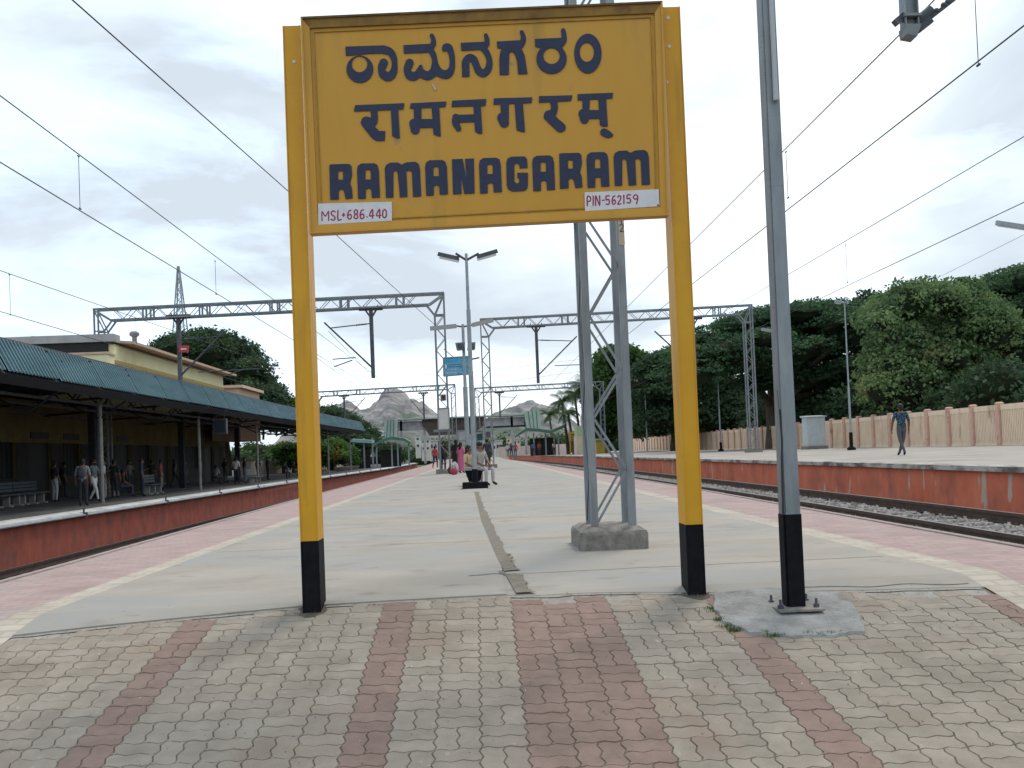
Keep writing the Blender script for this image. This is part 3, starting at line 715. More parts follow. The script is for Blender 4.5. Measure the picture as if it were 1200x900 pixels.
# ------------------------------------------------------------------ grey pole in front on the right
q = rampPt(934, 716); qx, qy = q.x, q.y; gz = G(qy)
tp = U(900, 0, y=qy+.02)
def gpx(z): return q.x+(U(900.5, 0, y=qy).x-q.x)*0
pole = thing('joist_pole', 'grey steel joist pole with black painted foot bolted to pavement right of the name board', 'pole', (qx, qy, gz))
mb = MB()
def hw(z): return .053 if z < .47 else lerp(z, [(.47, .048), (1.4, .043), (5, .038)])
for z0, z1, mi in ((gz+.0, .47, 1), (.47, 1.4, 0), (1.4, 2.4, 0), (2.4, 5.2, 0)):
    a, b = hw(z0+.001), hw(z1-.001)
    def pr(x0a, x1a, x0b, x1b, y0, y1): mb.hull8([(qx+x0a,y0,z0),(qx+x1a,y0,z0),(qx+x1a,y1,z0),(qx+x0a,y1,z0),(qx+x0b,y0,z1),(qx+x1b,y0,z1),(qx+x1b,y1,z1),(qx+x0b,y1,z1)], mi)
    pr(-a*.80, a, -b*.80, b, qy, qy+.01)                     # front flange (web side of the joist)
    pr(-a, -a+.010, -b, -b+.010, qy+.012, qy+.09); pr(a-.008, a, b-.008, b, qy+.01, qy+.09)
    pr(-a, a, -b, b, qy+.091, qy+.10)
mb.build('shaft', [M_galv, M_black], pole, bevel=.001)
mb = MB(); mb.box(qx-.13, qx+.13, qy-.10, qy+.20, gz+.012, gz+.024); mb.build('base_plate', M_block, pole)
for dx, dy in ((-.105, -.03), (.105, -.03), (-.105, .14), (.105, .14)):
    mb = MB(); mb.tube([(qx+dx, qy+dy, gz+.02), (qx+dx, qy+dy, gz+.075)], .008, 6); mb.tube([(qx+dx, qy+dy, gz+.024), (qx+dx, qy+dy, gz+.044)], .018, 6); mb.build('bolt', M_dsteel, pole)
cb = MB(); cb.tube([(qx-.055, qy+.0, .47), (qx-.052, qy-.012, .80), (qx-.042, qy-.004, .9), (qx-.040, qy+.03, 1.2)], .006, 6)
cb.build('cable', M_wire, pole)
cx_ = qx+.012
zc = U(907, 118, y=qy-.015).z; zc2 = U(907, 88, y=qy-.015).z
cd = MB(); cd.tube([(cx_, qy-.018, zc), (cx_, qy-.018, zc2), (cx_-.004, qy-.016, 5.2)], [.017, .015, .011], 8); cd.build('conduit', mat('pale_conduit', (.42,.44,.46), None, rough=.5), pole)

# ------------------------------------------------------------------ lattice work
def angle_leg(mb, a, b, w, sx, sy, mi=0):       # an angle section standing at a corner
    a = Vector(a); b = Vector(b); t = .008
    mb.beam(a+Vector((-sx*w/2, 0, 0)), b+Vector((-sx*w/2, 0, 0)), w, t, mi, up=(0, 1, 0)); mb.beam(a+Vector((0, -sy*w/2, 0)), b+Vector((0, -sy*w/2, 0)), t, w, mi, up=(0, 1, 0))
# near portal mast with concrete foundation, behind the board
fb = U(720, 645, z=0); y0 = fb.y
xa, xb = U(697.5, 617, y=y0+.15).x, U(742, 617, y=y0+.15).x; yf, yb_ = y0+.16, y0+.54
m0 = thing('portal', 'nearest overhead-line portal, its lattice mast standing on a concrete block behind the name board', 'overhead line portal', ((xa+xb)/2, (yf+yb_)/2, 0), 'portals carrying the overhead line')
fx0, fx1 = U(680.5, 645, y=y0).x, U(761, 645, y=y0).x
fd = MB(); rr = random.Random(4)
def slab(x0, x1, ya, yb, z0, z1, tap, n=9, jit=.008):
    ring = []
    for lvl, (z, tp_) in enumerate(((z0, 0), (z1-.03, 0), (z1, .018), (z1+.035, tap))):
        P = []
        for k in range(4):
            c0 = [(x0, ya), (x1, ya), (x1, yb), (x0, yb)][k]; c1 = [(x1, ya), (x1, yb), (x0, yb), (x0, ya)][k]
            for i in range(n):
                t = i/n; x = c0[0]+(c1[0]-c0[0])*t; y = c0[1]+(c1[1]-c0[1])*t; mx, my = (x0+x1)/2, (ya+yb)/2
                f = 1-tp_*2; j = noise.noise(Vector((x*7, y*7, z*5+lvl)))*jit*2
                P.append((mx+(x-mx)*f+j, my+(y-my)*f+j, z+j*.5))
        ring.append(P)
    return ring
rg = slab(fx0, fx1, y0, y0+.80, -.02, .165, .12)
b0 = len(fd.v)
for P in rg: fd.v += P
n_ = len(rg[0])
for l_ in range(3):
    for i in range(n_): i2 = (i+1) % n_; fd.f.append((b0+l_*n_+i, b0+l_*n_+i2, b0+(l_+1)*n_+i2, b0+(l_+1)*n_+i)); fd.m.append(0)
fd.f.append(tuple(b0+3*n_+i for i in range(n_))); fd.m.append(0)
fd.build('foundation', M_block, m0)
ZT = 8.6
for (X, Y, sx, sy) in ((xa, yf, 1, -1), (xb, yf, -1, -1), (xa, yb_, 1, 1), (xb, yb_, -1, 1)):
    mb = MB(); w = .066                          # channel legs
    mb.box(X-w/2, X+w/2, Y-.004, Y+.004, .15, ZT); mb.box(X-w/2, X-w/2+.007, Y+.004, Y+.045, .15, ZT); mb.box(X+w/2-.007, X+w/2, Y+.004, Y+.045, .15, ZT)
    mb.build('leg', M_galv, m0)
nodes = [612, 550, 490, 433, 370, 310]; zn = [U(700 if k % 2 == 0 else 740, v, y=yf).z for k, v in enumerate(nodes)]
dz = (zn[-1]-zn[0])/5; k = 5
while zn[-1] < ZT-.4: zn.append(zn[-1]+dz)
for Y in (yf+.008, yb_-.008):
    off = 0 if Y < y0+.4 else 0.0
    for k, (a, b) in enumerate(zip(zn, zn[1:])):
        A = xa+.03 if k % 2 == 0 else xb-.03; B = xb-.03 if k % 2 == 0 else xa+.03
        mb = MB(); mb.beam((A, Y, a), (B, Y, b), .022, .008, up=(0, 1, 0)); mb.build('lacing_bar', M_galv, m0)
for X in (xa-.03, xb+.03):
    lb = MB()
    for k, (a, b) in enumerate(zip(zn, zn[1:])): lb.beam((X, yf+.03 if k % 2 else yb_-.03, a), (X, yb_-.03 if k % 2 else yf+.03, b), .008, .022, up=(0, 0, 1))
    lb.build('side_lacing', M_dsteel, m0)['kind'] = 'stuff'
# number plate painted on the right leg
M_plate = mat('cream_number_band', (.46,.38,.27), (.52,.45,.34), 12, .7)
npz0, npz1 = U(738, 287, y=yf).z, U(738, 240, y=yf).z
npx0, npx1 = U(723.5, 272, y=yf).x, U(731, 272, y=yf).x
mb = MB(); mb.box(xb-.016, xb+.036, yf-.0085, yf-.0045, npz0, npz1); npl = mb.build('number_plate', M_plate, m0)
ycol = yf-.009
def place3(px, py, lift): return Vector((xb+.010+(px)*.001, ycol-lift, npz1+.02-(py)*.001))
h_ = (npz1-npz0)*1000
glyph('numeral', [('s', [(-4, h_*.42-60, 5), (2, h_*.42+25, 6)])], (0, 0), 1, M_dsteel, npl, place3, step=1.2, back=.0015)
glyph('numeral', [('s', [(-14, h_*.62-18, 4.5), (2, h_*.62-34, 4.5), (15, h_*.62-20, 4.5), (10, h_*.62+5, 4.5), (-14, h_*.62+36, 4.5)]), ('s', [(-14, h_*.62+36, 4.5), (18, h_*.62+36, 4.5)])], (0, 0), 1, M_dsteel, npl, place3, step=1.2, back=.0015)
# the beam and the drop post this portal carries over the track
ym = (yf+yb_)/2; XE = 14.5
for Y in (yf, yb_):
    for z in (7.55, 8.2):
        mb = MB(); mb.beam((xa-.05, Y, z), (XE, Y, z), .09, .09, up=(0, 0, 1)); mb.build('chord', M_galv, m0)
lb = MB(); xx = xa; k = 0
while xx < XE-.6:
    for Y in (yf, yb_): lb.beam((xx, Y, 7.6 if k % 2 else 8.15), (xx+.6, Y, 8.15 if k % 2 else 7.6), .02, .02)
    xx += .6; k += 1
lb.build('beam_lacing', M_galv, m0)['kind'] = 'stuff'
for sy in (yf, yb_):
    mb = MB(); mb.box(XE-.05, XE+.05, sy-.05, sy+.05, .3, 8.2); mb.build('far_leg', M_galv, m0)
dp = U(1066, 30, y=ym); dz0 = U(1063, 46, y=ym).z
m1 = thing('drop_post', 'steel drop post with clamp and bracket hanging into the top right corner', 'overhead line bracket', (dp.x, ym, 7.5))
mb = MB(); w = .065
mb.box(dp.x-w, dp.x+w, ym-.004, ym+.004, dz0+.06, 7.5); mb.box(dp.x-w, dp.x-w+.010, ym-.06, ym-.004, dz0+.06, 7.5); mb.box(dp.x+w-.010, dp.x+w, ym-.06, ym-.004, dz0+.06, 7.5); mb.box(dp.x-w, dp.x-w+.010, ym+.004, ym+.06, dz0+.06, 7.5); mb.box(dp.x+w-.010, dp.x+w, ym+.004, ym+.06, dz0+.06, 7.5)
mb.build('shaft', M_galv, m1)
mb = MB(); mb.hull8([(dp.x-w-.0, ym-.07, dz0+.02), (dp.x+w-.03, ym-.07, dz0-.0), (dp.x+w-.03, ym+.07, dz0), (dp.x-w, ym+.07, dz0+.02), (dp.x-w-.005, ym-.08, dz0+.11), (dp.x+w+.01, ym-.08, dz0+.11), (dp.x+w+.01, ym+.08, dz0+.11), (dp.x-w-.005, ym+.08, dz0+.11)])
mb.hull8([(dp.x-w-.01, ym-.075, dz0+.19), (dp.x+w+.02, ym-.075, dz0+.19), (dp.x+w+.02, ym+.075, dz0+.19), (dp.x-w-.01, ym+.075, dz0+.19), (dp.x-w-.01, ym-.075, dz0+.215), (dp.x+w+.02, ym-.075, dz0+.215), (dp.x+w+.02, ym+.075, dz0+.215), (dp.x-w-.01, ym+.075, dz0+.215)])
mb.build('clamp', M_msteel, m1)
mb = MB(); mb.beam((dp.x-w-.09, ym-.03, dz0+.14), (dp.x-w+.01, ym, dz0+.22), .06, .05); mb.build('lug', M_dsteel, m1)
mb = MB(); a = Vector((dp.x+w, ym, dz0+.10)); b = U(1135, -14, y=ym); mb.beam(a, a+(b-a)*.25, .10, .05); mb.beam(a+(b-a)*.2, b, .035, .03); mb.tube([a+(b-a)*.0+Vector((0,0,.06)), a+(b-a)*.28+Vector((0,0,.07))], .045, 8)
for t in (.38, .52, .60, .95): c_ = a+(b-a)*t; mb.ell((c_.x, c_.y, c_.z+.02), .028, .028, .028, 8, 5)
mb.build('bracket_arm', M_dsteel, m1)

# ------------------------------------------------------------------ further portals
def portal(label, y, pxL, pyL, pxR, pyR, zbL, zbR, drops, parts=True, depth=.45, colw=.45, steel=M_msteel, bh=.52, cw=.072):
    """pxL/pxR: photo columns of the outer top corners; drops: list of (px, dir, arm tip px/py)"""
    TL = U(pxL, pyL, y=y); TR = U(pxR, pyR, y=y); zt = (TL.z+TR.z)/2
    o = thing('portal', label, 'overhead line portal', ((TL.x+TR.x)/2, y, zbL), 'portals carrying the overhead line')
    ztl, ztr = TL.z, TR.z
    def zz(x): return ztl+(ztr-ztl)*(x-TL.x)/(TR.x-TL.x)
    for X0, s, zb in ((TL.x, 1, zbL), (TR.x, -1, zbR)):
        c = MB(); fo = MB()
        Xa, Xb = X0, X0+s*colw; zt_ = zz(X0)
        for X in (Xa, Xb):
            for Y in (y, y+depth): c.beam((X, Y, zb+.2), (X, Y, zt_-(0 if X == Xa else bh+.5)), cw, cw*.8)
        z = zb+.3; k = 0
        while z < zt_-bh-.9:
            h = .55
            for Y in (y, y+depth): c.beam((Xa, Y, z) if k % 2 else (Xb, Y, z), (Xb, Y, z+h) if k % 2 else (Xa, Y, z+h), .03, .03)
            z += h; k += 1
        zc_ = zt_-bh-.5
        for Y in (y, y+depth):
            c.beam((Xa, Y, zc_), (Xb, Y, zc_), .06, .06); c.beam((Xa, Y, zt_-.05), (Xb+s*.25, Y, zt_-bh), .06, .05)
            c.beam((Xb, Y, zc_), (Xb+s*.38, Y, zt_-bh), cw, cw*.8); c.beam((Xa, Y, zt_-.05), (Xb, Y, zc_), .05, .05)
        c.build('column', steel, o); fo.box(min(Xa, Xb)-.2, max(Xa, Xb)+.2, y-.2, y+depth+.2, zb-.05, zb+.22); fo.build('foundation', M_block, o)
    bm_ = MB(); xl, xr = TL.x-.04, TR.x+.04
    for Y in (y, y+depth):
        bm_.beam((xl, Y, zz(xl)), (xr, Y, zz(xr)), cw*1.2, cw*1.2, up=(0, 0, 1)); bm_.beam((xl+colw+.3, Y, zz(xl)-bh), (xr-colw-.3, Y, zz(xr)-bh), cw*1.1, cw*1.1, up=(0, 0, 1))
    bm_.build('beam', steel, o)
    lc = MB(); x = xl+colw+.4; k = 0
    while x < xr-colw-.9:
        for Y in (y, y+depth): lc.beam((x, Y, zz(x)-(bh if k % 2 else 0)), (x+.5, Y, zz(x)-(0 if k % 2 else bh)), .028, .028)
        x += .5; k += 1
    lc.build('beam_lacing', steel, o)['kind'] = 'stuff'
    for t in (.14, .30, .50, .70, .86):
        for d in (0, .35):
            X = xl+(xr-xl)*t+d
            for Y in (y, y+depth): sp = MB(); sp.beam((X, Y, zz(X)), (X, Y, zz(X)-bh), .07, .07); sp.build('beam_post', steel, o)
    return o, zz
def insul(mb, a, b, r=.055, n=7):
    a = Vector(a); b = Vector(b)
    for k in range(n):
        c = a+(b-a)*(k+.5)/n; mb.tube([c-(b-a)/n*.3, c+(b-a)/n*.3], [r, r*.45], 8)
def drop(label, y, pxt, pyt, pyb, s, tip=None, strut_top=None, steady=None, tw=.55, ztop=None, flag=None):
    """hanging post under a beam with a swivelling cantilever; all from sight lines at depth y"""
    T = U(pxt, pyt, y=y); B = U(pxt+(pyb-pyt)*.04, pyb, y=y); X = T.x
    o = thing('drop_post', label, 'overhead line bracket', (X, y, T.z), 'drop posts with brackets under the portals')
    mb = MB(); mb.beam((X-tw, y, T.z-.05), (X+tw, y, T.z-.05), .16, .16, up=(0, 0, 1)); mb.beam((X-tw*.6, y, T.z+.12), (X-tw*.6, y, T.z), .05, .05); mb.beam((X+tw*.6, y, T.z+.12), (X+tw*.6, y, T.z), .05, .05)
    mb.beam((X-tw*.45, y, T.z-.12), (X, y, T.z-.5), .08, .06); mb.beam((X+tw*.45, y, T.z-.12), (X, y, T.z-.5), .08, .06)
    mb.build('hanger', M_dsteel, o)
    mb = MB(); mb.beam((X, y, T.z-.1), (X, y, B.z), .17, .17); mb.build('shaft', M_dsteel, o)
    if tip:
        tp = U(*tip, y=y); st = U(*strut_top, y=y)
        mb = MB(); mb.tube([(X, y, B.z+.45), tp], .045, 6); mb.build('inclined_tube', M_dsteel, o)
        a = Vector((X, y, st.z)); b = tp+(Vector((X, y, B.z+.45))-tp)*.12
        mb = MB(); mb.tube([a, b], .028, 6); insul(mb, a+(b-a)*.12, a+(b-a)*.38); mb.build('top_tube', M_dsteel, o)
        mb = MB(); d0 = Vector((X, y, B.z+.45)); insul(mb, d0+(tp-d0)*.02, d0+(tp-d0)*.2, .06); mb.build('insulator', M_dsteel, o)
    if steady:
        for (p, q_) in steady:
            mb = MB(); mb.tube([U(*p, y=y), U(*q_, y=y)], .028, 6); mb.build('steady_arm', M_dsteel, o)
    return o
portal('long lattice portal reaching left over the station roof from beside the blue sign', 43, 110, 362.5, 519.5, 343, -.4, 0, None)
portal('lattice portal spanning right from the tall lamp pole to the tree-lined fence', 54, 563, 374, 881, 357, 0, .3, None)
portal('far left portal whose thin beam crosses in front of the rocky hill', 101, 368, 459.5, 533, 450.5, -.4, 0, None, bh=.5, cw=.10)
portal('far right portal whose thin beam runs toward the palm trees', 105, 556, 455, 707, 447, 0, .3, None, bh=.5, cw=.10)
drop('drop post behind the station roof with a small red tag on its shaft', 43.2, 209, 369.5, 452, 1, (263, 388), (None and 0) or (216, 398), [((232, 436), (305, 432)), ((262, 441), (285, 433))])
drop('dark drop post with bracket pointing left, between the yellow post and the blue sign', 43.2, 434.5, 360.5, 443, -1, (380, 378), (437, 379), [((389.5, 421), (417, 419)), ((391, 430), (413, 422))])
drop('drop post with bracket pointing right, left of the steel mast', 54.2, 628, 381, 449, 1, (676, 394), (630, 398.5), [((650, 428.5), (690, 427))])
drop('drop post with bracket pointing left, mostly hidden by the right yellow post', 54.2, 812, 372, 440, -1, (767, 388), (815, 392), [((778, 424), (800, 426))])
drop('small far drop post left of the rocky hill top', 101.2, 403, 463.5, 497, 1, (428, 466), (404, 472))
drop('small far drop post right of the rocky hill top', 101.2, 496, 460, 492, -1, (481, 468), (497, 466))
drop('small far drop post over the footbridge stair', 105.2, 585, 459.5, 489, 1, (606, 463), (586, 465))
rt = thing('red_tag', 'small red tag fixed round the drop post behind the station roof', 'tag', U(216, 409, y=43)); p = U(215.5, 409, y=43.05)
mb = MB(); mb.box(p.x-.22, p.x+.22, 43.02, 43.07, p.z-.16, p.z+.16); mb.build('plate', mat('red_tag_paint', (.45,.06,.06), None), rt)
mb = MB(); mb.box(p.x-.13, p.x+.13, 43.012, 43.02, p.z-.03, p.z+.03); mb.build('stripe', M_white, rt)

# ------------------------------------------------------------------ overhead wires
def sagw(name, label, pts, r, sag=0, ext=None, group='overhead wires'):
    P = []
    for a, b in zip(pts, pts[1:]):
        a = Vector(a); b = Vector(b)
        for k in range(8): t = k/8; p = a+(b-a)*t; P.append(p-Vector((0, 0, sag*4*t*(1-t))))
    P.append(Vector(pts[-1]))
    c = MB(); c.tube(P, r, 5); o = c.build(name, M_wire); return tag(o, label, 'wire', group)
def lineX(px1, py1, px2, py2, X, y0=None, y1=None):
    a = U(px1, py1, x=X); b = U(px2, py2, x=X); d = (b-a)/(b.y-a.y)
    p0 = a+d*((y0 or a.y)-a.y); p1 = a+d*((y1 or b.y)-a.y); return [p0, p1]
def dropper(px_, pya, pyb, X, i):
    a = U(px_, pya, x=X); b = U(px_+(pyb-pya)*.04, pyb, x=X); b = Vector((X, a.y, b.z))
    c = MB(); c.tube([a, b], .005, 4); c.tube([b+Vector((0,-.03,0)), b+Vector((0,.03,0))], .014, 5); c.tube([a+Vector((0,-.03,0)), a+Vector((0,.03,0))], .012, 5); c.build('dropper', M_wire, i)
gW = 'overhead wires'
w1 = thing('catenary', 'catenary wire running from the left edge down behind the left yellow post', 'wire', (0, 0, 0), gW)
def wireset(root, segs, r=.009):
    for s in segs:
        c = MB(); c.tube(s, r, 5); c.build('wire', M_wire, root)
wireset(w1, [lineX(0, 112, 315, 347, -6.2, 4, 100), lineX(0, 190, 300, 372, -6.2, 4, 100)])
dropper(92, 183, 245, -6.2, w1); dropper(252, 306, 345, -6.2, w1)
w1['label'] = 'overhead catenary and contact wire pair crossing the left sky to behind the left yellow post'
w2 = thing('catenary', 'lower overhead wire pair just above the station roof at the left edge', 'wire', (0, 0, 0), gW)
wireset(w2, [lineX(0, 317, 115, 357, -10.6, 8, 100), lineX(0, 365, 85, 390, -10.6, 8, 100)]); dropper(11, 322, 369, -10.6, w2); dropper(159, 373, 402, -10.6, w2)
w3 = thing('catenary', 'overhead wire pair crossing the right sky behind the grey joist pole', 'wire', (0, 0, 0), gW)
wireset(w3, [lineX(1050, 45, 740, 355, 5.85, 5, 100), lineX(1200, 30, 815, 330, 5.85, 3.5, 100)]); dropper(921, 178, 232, 5.85, w3); dropper(1142, -12, 77, 5.85, w3)
w4 = thing('catenary', 'lower overhead wire pair above the dark trees on the right', 'wire', (0, 0, 0), gW)
wireset(w4, [lineX(1200, 160, 930, 318, 10.3, 6, 100), lineX(1200, 237, 965, 348, 10.3, 6, 100)]); dropper(991, 287, 331, 10.3, w4)
w5 = thing('feeder_wire', 'single wire sloping from the top left corner behind the board to the blue-signed mast', 'wire', (0, 0, 0), gW)
a_ = U(85, 0, y=12); b_ = U(340, 226, y=22); c_ = U(510, 381, y=43); a0 = a_+(a_-b_)*.4
wireset(w5, [[a0, a_, b_, c_]], .011)
w6 = thing('feeder_wire', 'faint single wire rising at the right edge above the mango tree', 'wire', (0, 0, 0), gW)
wireset(w6, [[U(1200, 275, y=30), U(1060, 345, y=46), U(900, 415, y=90)]], .007)
w7 = thing('feeder_wire', 'thin wire from the left bracket down to the far portal', 'wire', (0, 0, 0), gW)
wireset(w7, [[U(372, 420, y=43), U(445, 472, y=101)], [U(385, 388, y=43), U(455, 460, y=101)]], .012)
w8 = thing('feeder_wire', 'thin wires strung low across the sky between the two sign posts', 'wire', (0, 0, 0), gW)
wireset(w8, [[U(375, 432, y=101), U(520, 440, y=103), U(690, 420, y=108)], [U(378, 446, y=101), U(540, 455, y=101), U(700, 432, y=108)]], .014)
# ------------------------------------------------------------------ right platform, its wall and fence
M_redwall = mat('red_platform_wall', (.53,.135,.072), (.62,.19,.11), 2.2, .9, .15, 20, (1, 1, .5), third=(.32,.115,.08), tscale=1.6, tlo=.52, thi=.72)
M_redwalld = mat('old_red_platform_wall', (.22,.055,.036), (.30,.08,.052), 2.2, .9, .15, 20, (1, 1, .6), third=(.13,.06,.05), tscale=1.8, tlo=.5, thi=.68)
def streaks(m, colr, sc, lo, hi, st):
    t = m.node_tree; l = t.links.new; p = t.nodes['Principled BSDF']; src = p.inputs['Base Color'].links[0].from_socket
    co = t.nodes.new('ShaderNodeNewGeometry'); mp_ = t.nodes.new('ShaderNodeMapping'); mp_.inputs['Scale'].default_value = st; l(co.outputs['Position'], mp_.inputs[0])
    n = t.nodes.new('ShaderNodeTexNoise'); n.inputs['Scale'].default_value = sc; n.inputs['Detail'].default_value = 4; l(mp_.outputs[0], n.inputs['Vector'])
    r = t.nodes.new('ShaderNodeMapRange'); r.inputs['From Min'].default_value = lo; r.inputs['From Max'].default_value = hi; l(n.outputs['Fac'], r.inputs['Value'])
    x = t.nodes.new('ShaderNodeMix'); x.data_type = 'RGBA'; x.inputs['B'].default_value = (*colr, 1); l(r.outputs[0], x.inputs['Factor']); l(src, x.inputs['A']); l(x.outputs['Result'], p.inputs['Base Color'])
streaks(M_redwall, (.44,.36,.30), 2.6, .625, .66, (1, 1.3, .34)); streaks(M_redwall, (.32,.09,.055), 1.1, .5, .8, (1, 1, .8))
M_rtop = mat('right_platform_paving', (.29,.265,.235), (.37,.34,.305), .8, .9, .05, 30, third=(.25,.215,.195), tscale=.3, tlo=.5, thi=.65)
M_coping = mat('weathered_coping', (.12,.105,.09), (.42,.39,.36), 3.5, .9, .3, 20, (1, .4, 1), lo=.40, hi=.56)
ZRP = .30
streaks(M_conc, (.185,.165,.135), 1.3, .60, .80, (1, 1, 1)); streaks(M_conc, (.15,.135,.11), 26, .70, .76, (1, 1, 1)); streaks(M_conc, (.20,.18,.15), 5, .62, .78, (.6, 1, 1))
streaks(M_grey_p, (.175,.145,.11), 1.7, .58, .85, (1, 1, 1)); streaks(M_red_p, (.13,.10,.08), 1.7, .56, .80, (1, 1, 1)); streaks(M_grey_p, (.36,.34,.30), 18, .68, .76, (1, 1, 1))
streaks(M_yelb, (.34,.20,.035), 2.6, .56, .80, (2.2, 2.2, .25)); streaks(M_yelb, (.30,.22,.11), 9, .70, .78, (1, 1, 1)); streaks(M_yel, (.36,.19,.02), 4, .58, .80, (2.2, 2.2, .22)); streaks(M_yel, (.22,.09,.03), 30, .76, .79, (1, 1, 1))
streaks(M_galv, (.13,.12,.11), 3, .60, .80, (2, 2, .25)); streaks(M_galv, (.16,.09,.05), 22, .73, .80, (1, 1, .6)); streaks(M_pink, (.22,.17,.15), .9, .56, .78, (1, 1, 1))
WX = lambda y: RC(y)+1.70
FX = lambda y: lerp(y, [(20, 23.0), (40, 23.3), (137, 24.8), (175, 25.5)])
YR = [5, 8, 12, 16, 20, 28, 38, 50, 65, 80, 95, 110, 130, 150, 172]
mb = MB()
for a, b in zip(YR, YR[1:]):
    mb.poly([(WX(a)+.3, a, ZRP), (FX(a)+9, a, ZRP), (FX(b)+9, b, ZRP), (WX(b)+.3, b, ZRP)], 0)
rp = tag(mb.build('platform', [M_rtop], fix=False), kind='structure')
mb = MB()
for a, b in zip(YR, YR[1:]):
    mb.hull8([(WX(a)+.04, a, -1.0), (WX(a)+.3, a, -1.0), (WX(b)+.3, b, -1.0), (WX(b)+.04, b, -1.0), (WX(a)+.04, a, ZRP-.09), (WX(a)+.3, a, ZRP-.09), (WX(b)+.3, b, ZRP-.09), (WX(b)+.04, b, ZRP-.09)], 0)
mb.build('wall', [M_redwall], rp, fix=False)
yk = 5.0; k = 0
while yk < 172 and k < 150:                     # coping slabs one by one
    ln_ = 1.2; a, b = yk, yk+ln_-.015; j = random.uniform(-.008, .008)
    mb = MB(); mb.hull8([(WX(a)-.05+j, a, ZRP-.09), (WX(a)+.32, a, ZRP-.09), (WX(b)+.32, b, ZRP-.09), (WX(b)-.05+j, b, ZRP-.09), (WX(a)-.05+j, a, ZRP+.004), (WX(a)+.32, a, ZRP+.004), (WX(b)+.32, b, ZRP+.004), (WX(b)-.05+j, b, ZRP+.004)])
    mb.build('coping_slab', M_coping, rp, fix=False); yk += ln_; k += 1
# painted picture of white drips is in the wall paint; fence of precast bays
M_pillar = mat('pink_fence_pillar', (.54,.33,.25), (.62,.40,.32), 4, .85, .05, 30, third=(.30,.17,.13), tscale=1.5, tlo=.58, thi=.72)
M_panel = mat('beige_fence_panel', (.72,.56,.40), (.79,.63,.47), 3, .85, .05, 30, (1, 1, .4), third=(.36,.25,.17), tscale=1.2, tlo=.55, thi=.75)
fence = thing('boundary_fence', 'pink and beige precast fence with slatted panels along the back of the right platform', 'fence', (23.3, 40, ZRP))
ys_ = 20.0; H_ = 1.86; pilm = None
k = 0
while ys_ < 165:
    x0, y0_ = FX(ys_), ys_; x1, y1_ = FX(ys_+2.28), ys_+2.28
    mb = MB(); mb.box(x0-.13, x0+.13, y0_-.13, y0_+.13, ZRP-.05, ZRP+H_+.04); mb.hull8([(x0-.15,y0_-.15,ZRP+H_+.04),(x0+.15,y0_-.15,ZRP+H_+.04),(x0+.15,y0_+.15,ZRP+H_+.04),(x0-.15,y0_+.15,ZRP+H_+.04),(x0-.08,y0_-.08,ZRP+H_+.10),(x0+.08,y0_-.08,ZRP+H_+.10),(x0+.08,y0_+.08,ZRP+H_+.10),(x0-.08,y0_+.08,ZRP+H_+.10)])
    mb.build('pillar', M_pillar, fence)
    mb = MB(); xa_, xb_ = x0, x1; ya, yb2 = y0_+.13, y1_-.13
    def bar(a, b, z0, z1, t=.035):
        X0 = x0+(x1-x0)*(a-y0_)/2.28; X1 = x0+(x1-x0)*(b-y0_)/2.28
        mb.hull8([(X0-t, a, z0), (X0+t, a, z0), (X1+t, b, z0), (X1-t, b, z0), (X0-t, a, z1), (X0+t, a, z1), (X1+t, b, z1), (X1-t, b, z1)])
    bar(ya, yb2, ZRP, ZRP+.12, .045); bar(ya, yb2, ZRP+H_-.26, ZRP+H_-.02, .045)
    if ys_ < 95:
        nb = 15
        for i in range(nb):
            t0 = ya+(yb2-ya)*(i+.08)/nb; bar(t0, t0+(yb2-ya)/nb*.66, ZRP+.12, ZRP+H_-.26, .03)
        X0 = (x0+x1)/2
        mb.hull8([(x0+.035, ya, ZRP+.12), (x0+.045, ya, ZRP+.12), (x1+.045, yb2, ZRP+.12), (x1+.035, yb2, ZRP+.12), (x0+.035, ya, ZRP+H_-.26), (x0+.045, ya, ZRP+H_-.26), (x1+.045, yb2, ZRP+H_-.26), (x1+.035, yb2, ZRP+H_-.26)], 0)
    else: bar(ya, yb2, ZRP+.12, ZRP+H_-.26, .03)
    mb.build('panel', M_panel, fence, fix=True); ys_ += 2.28

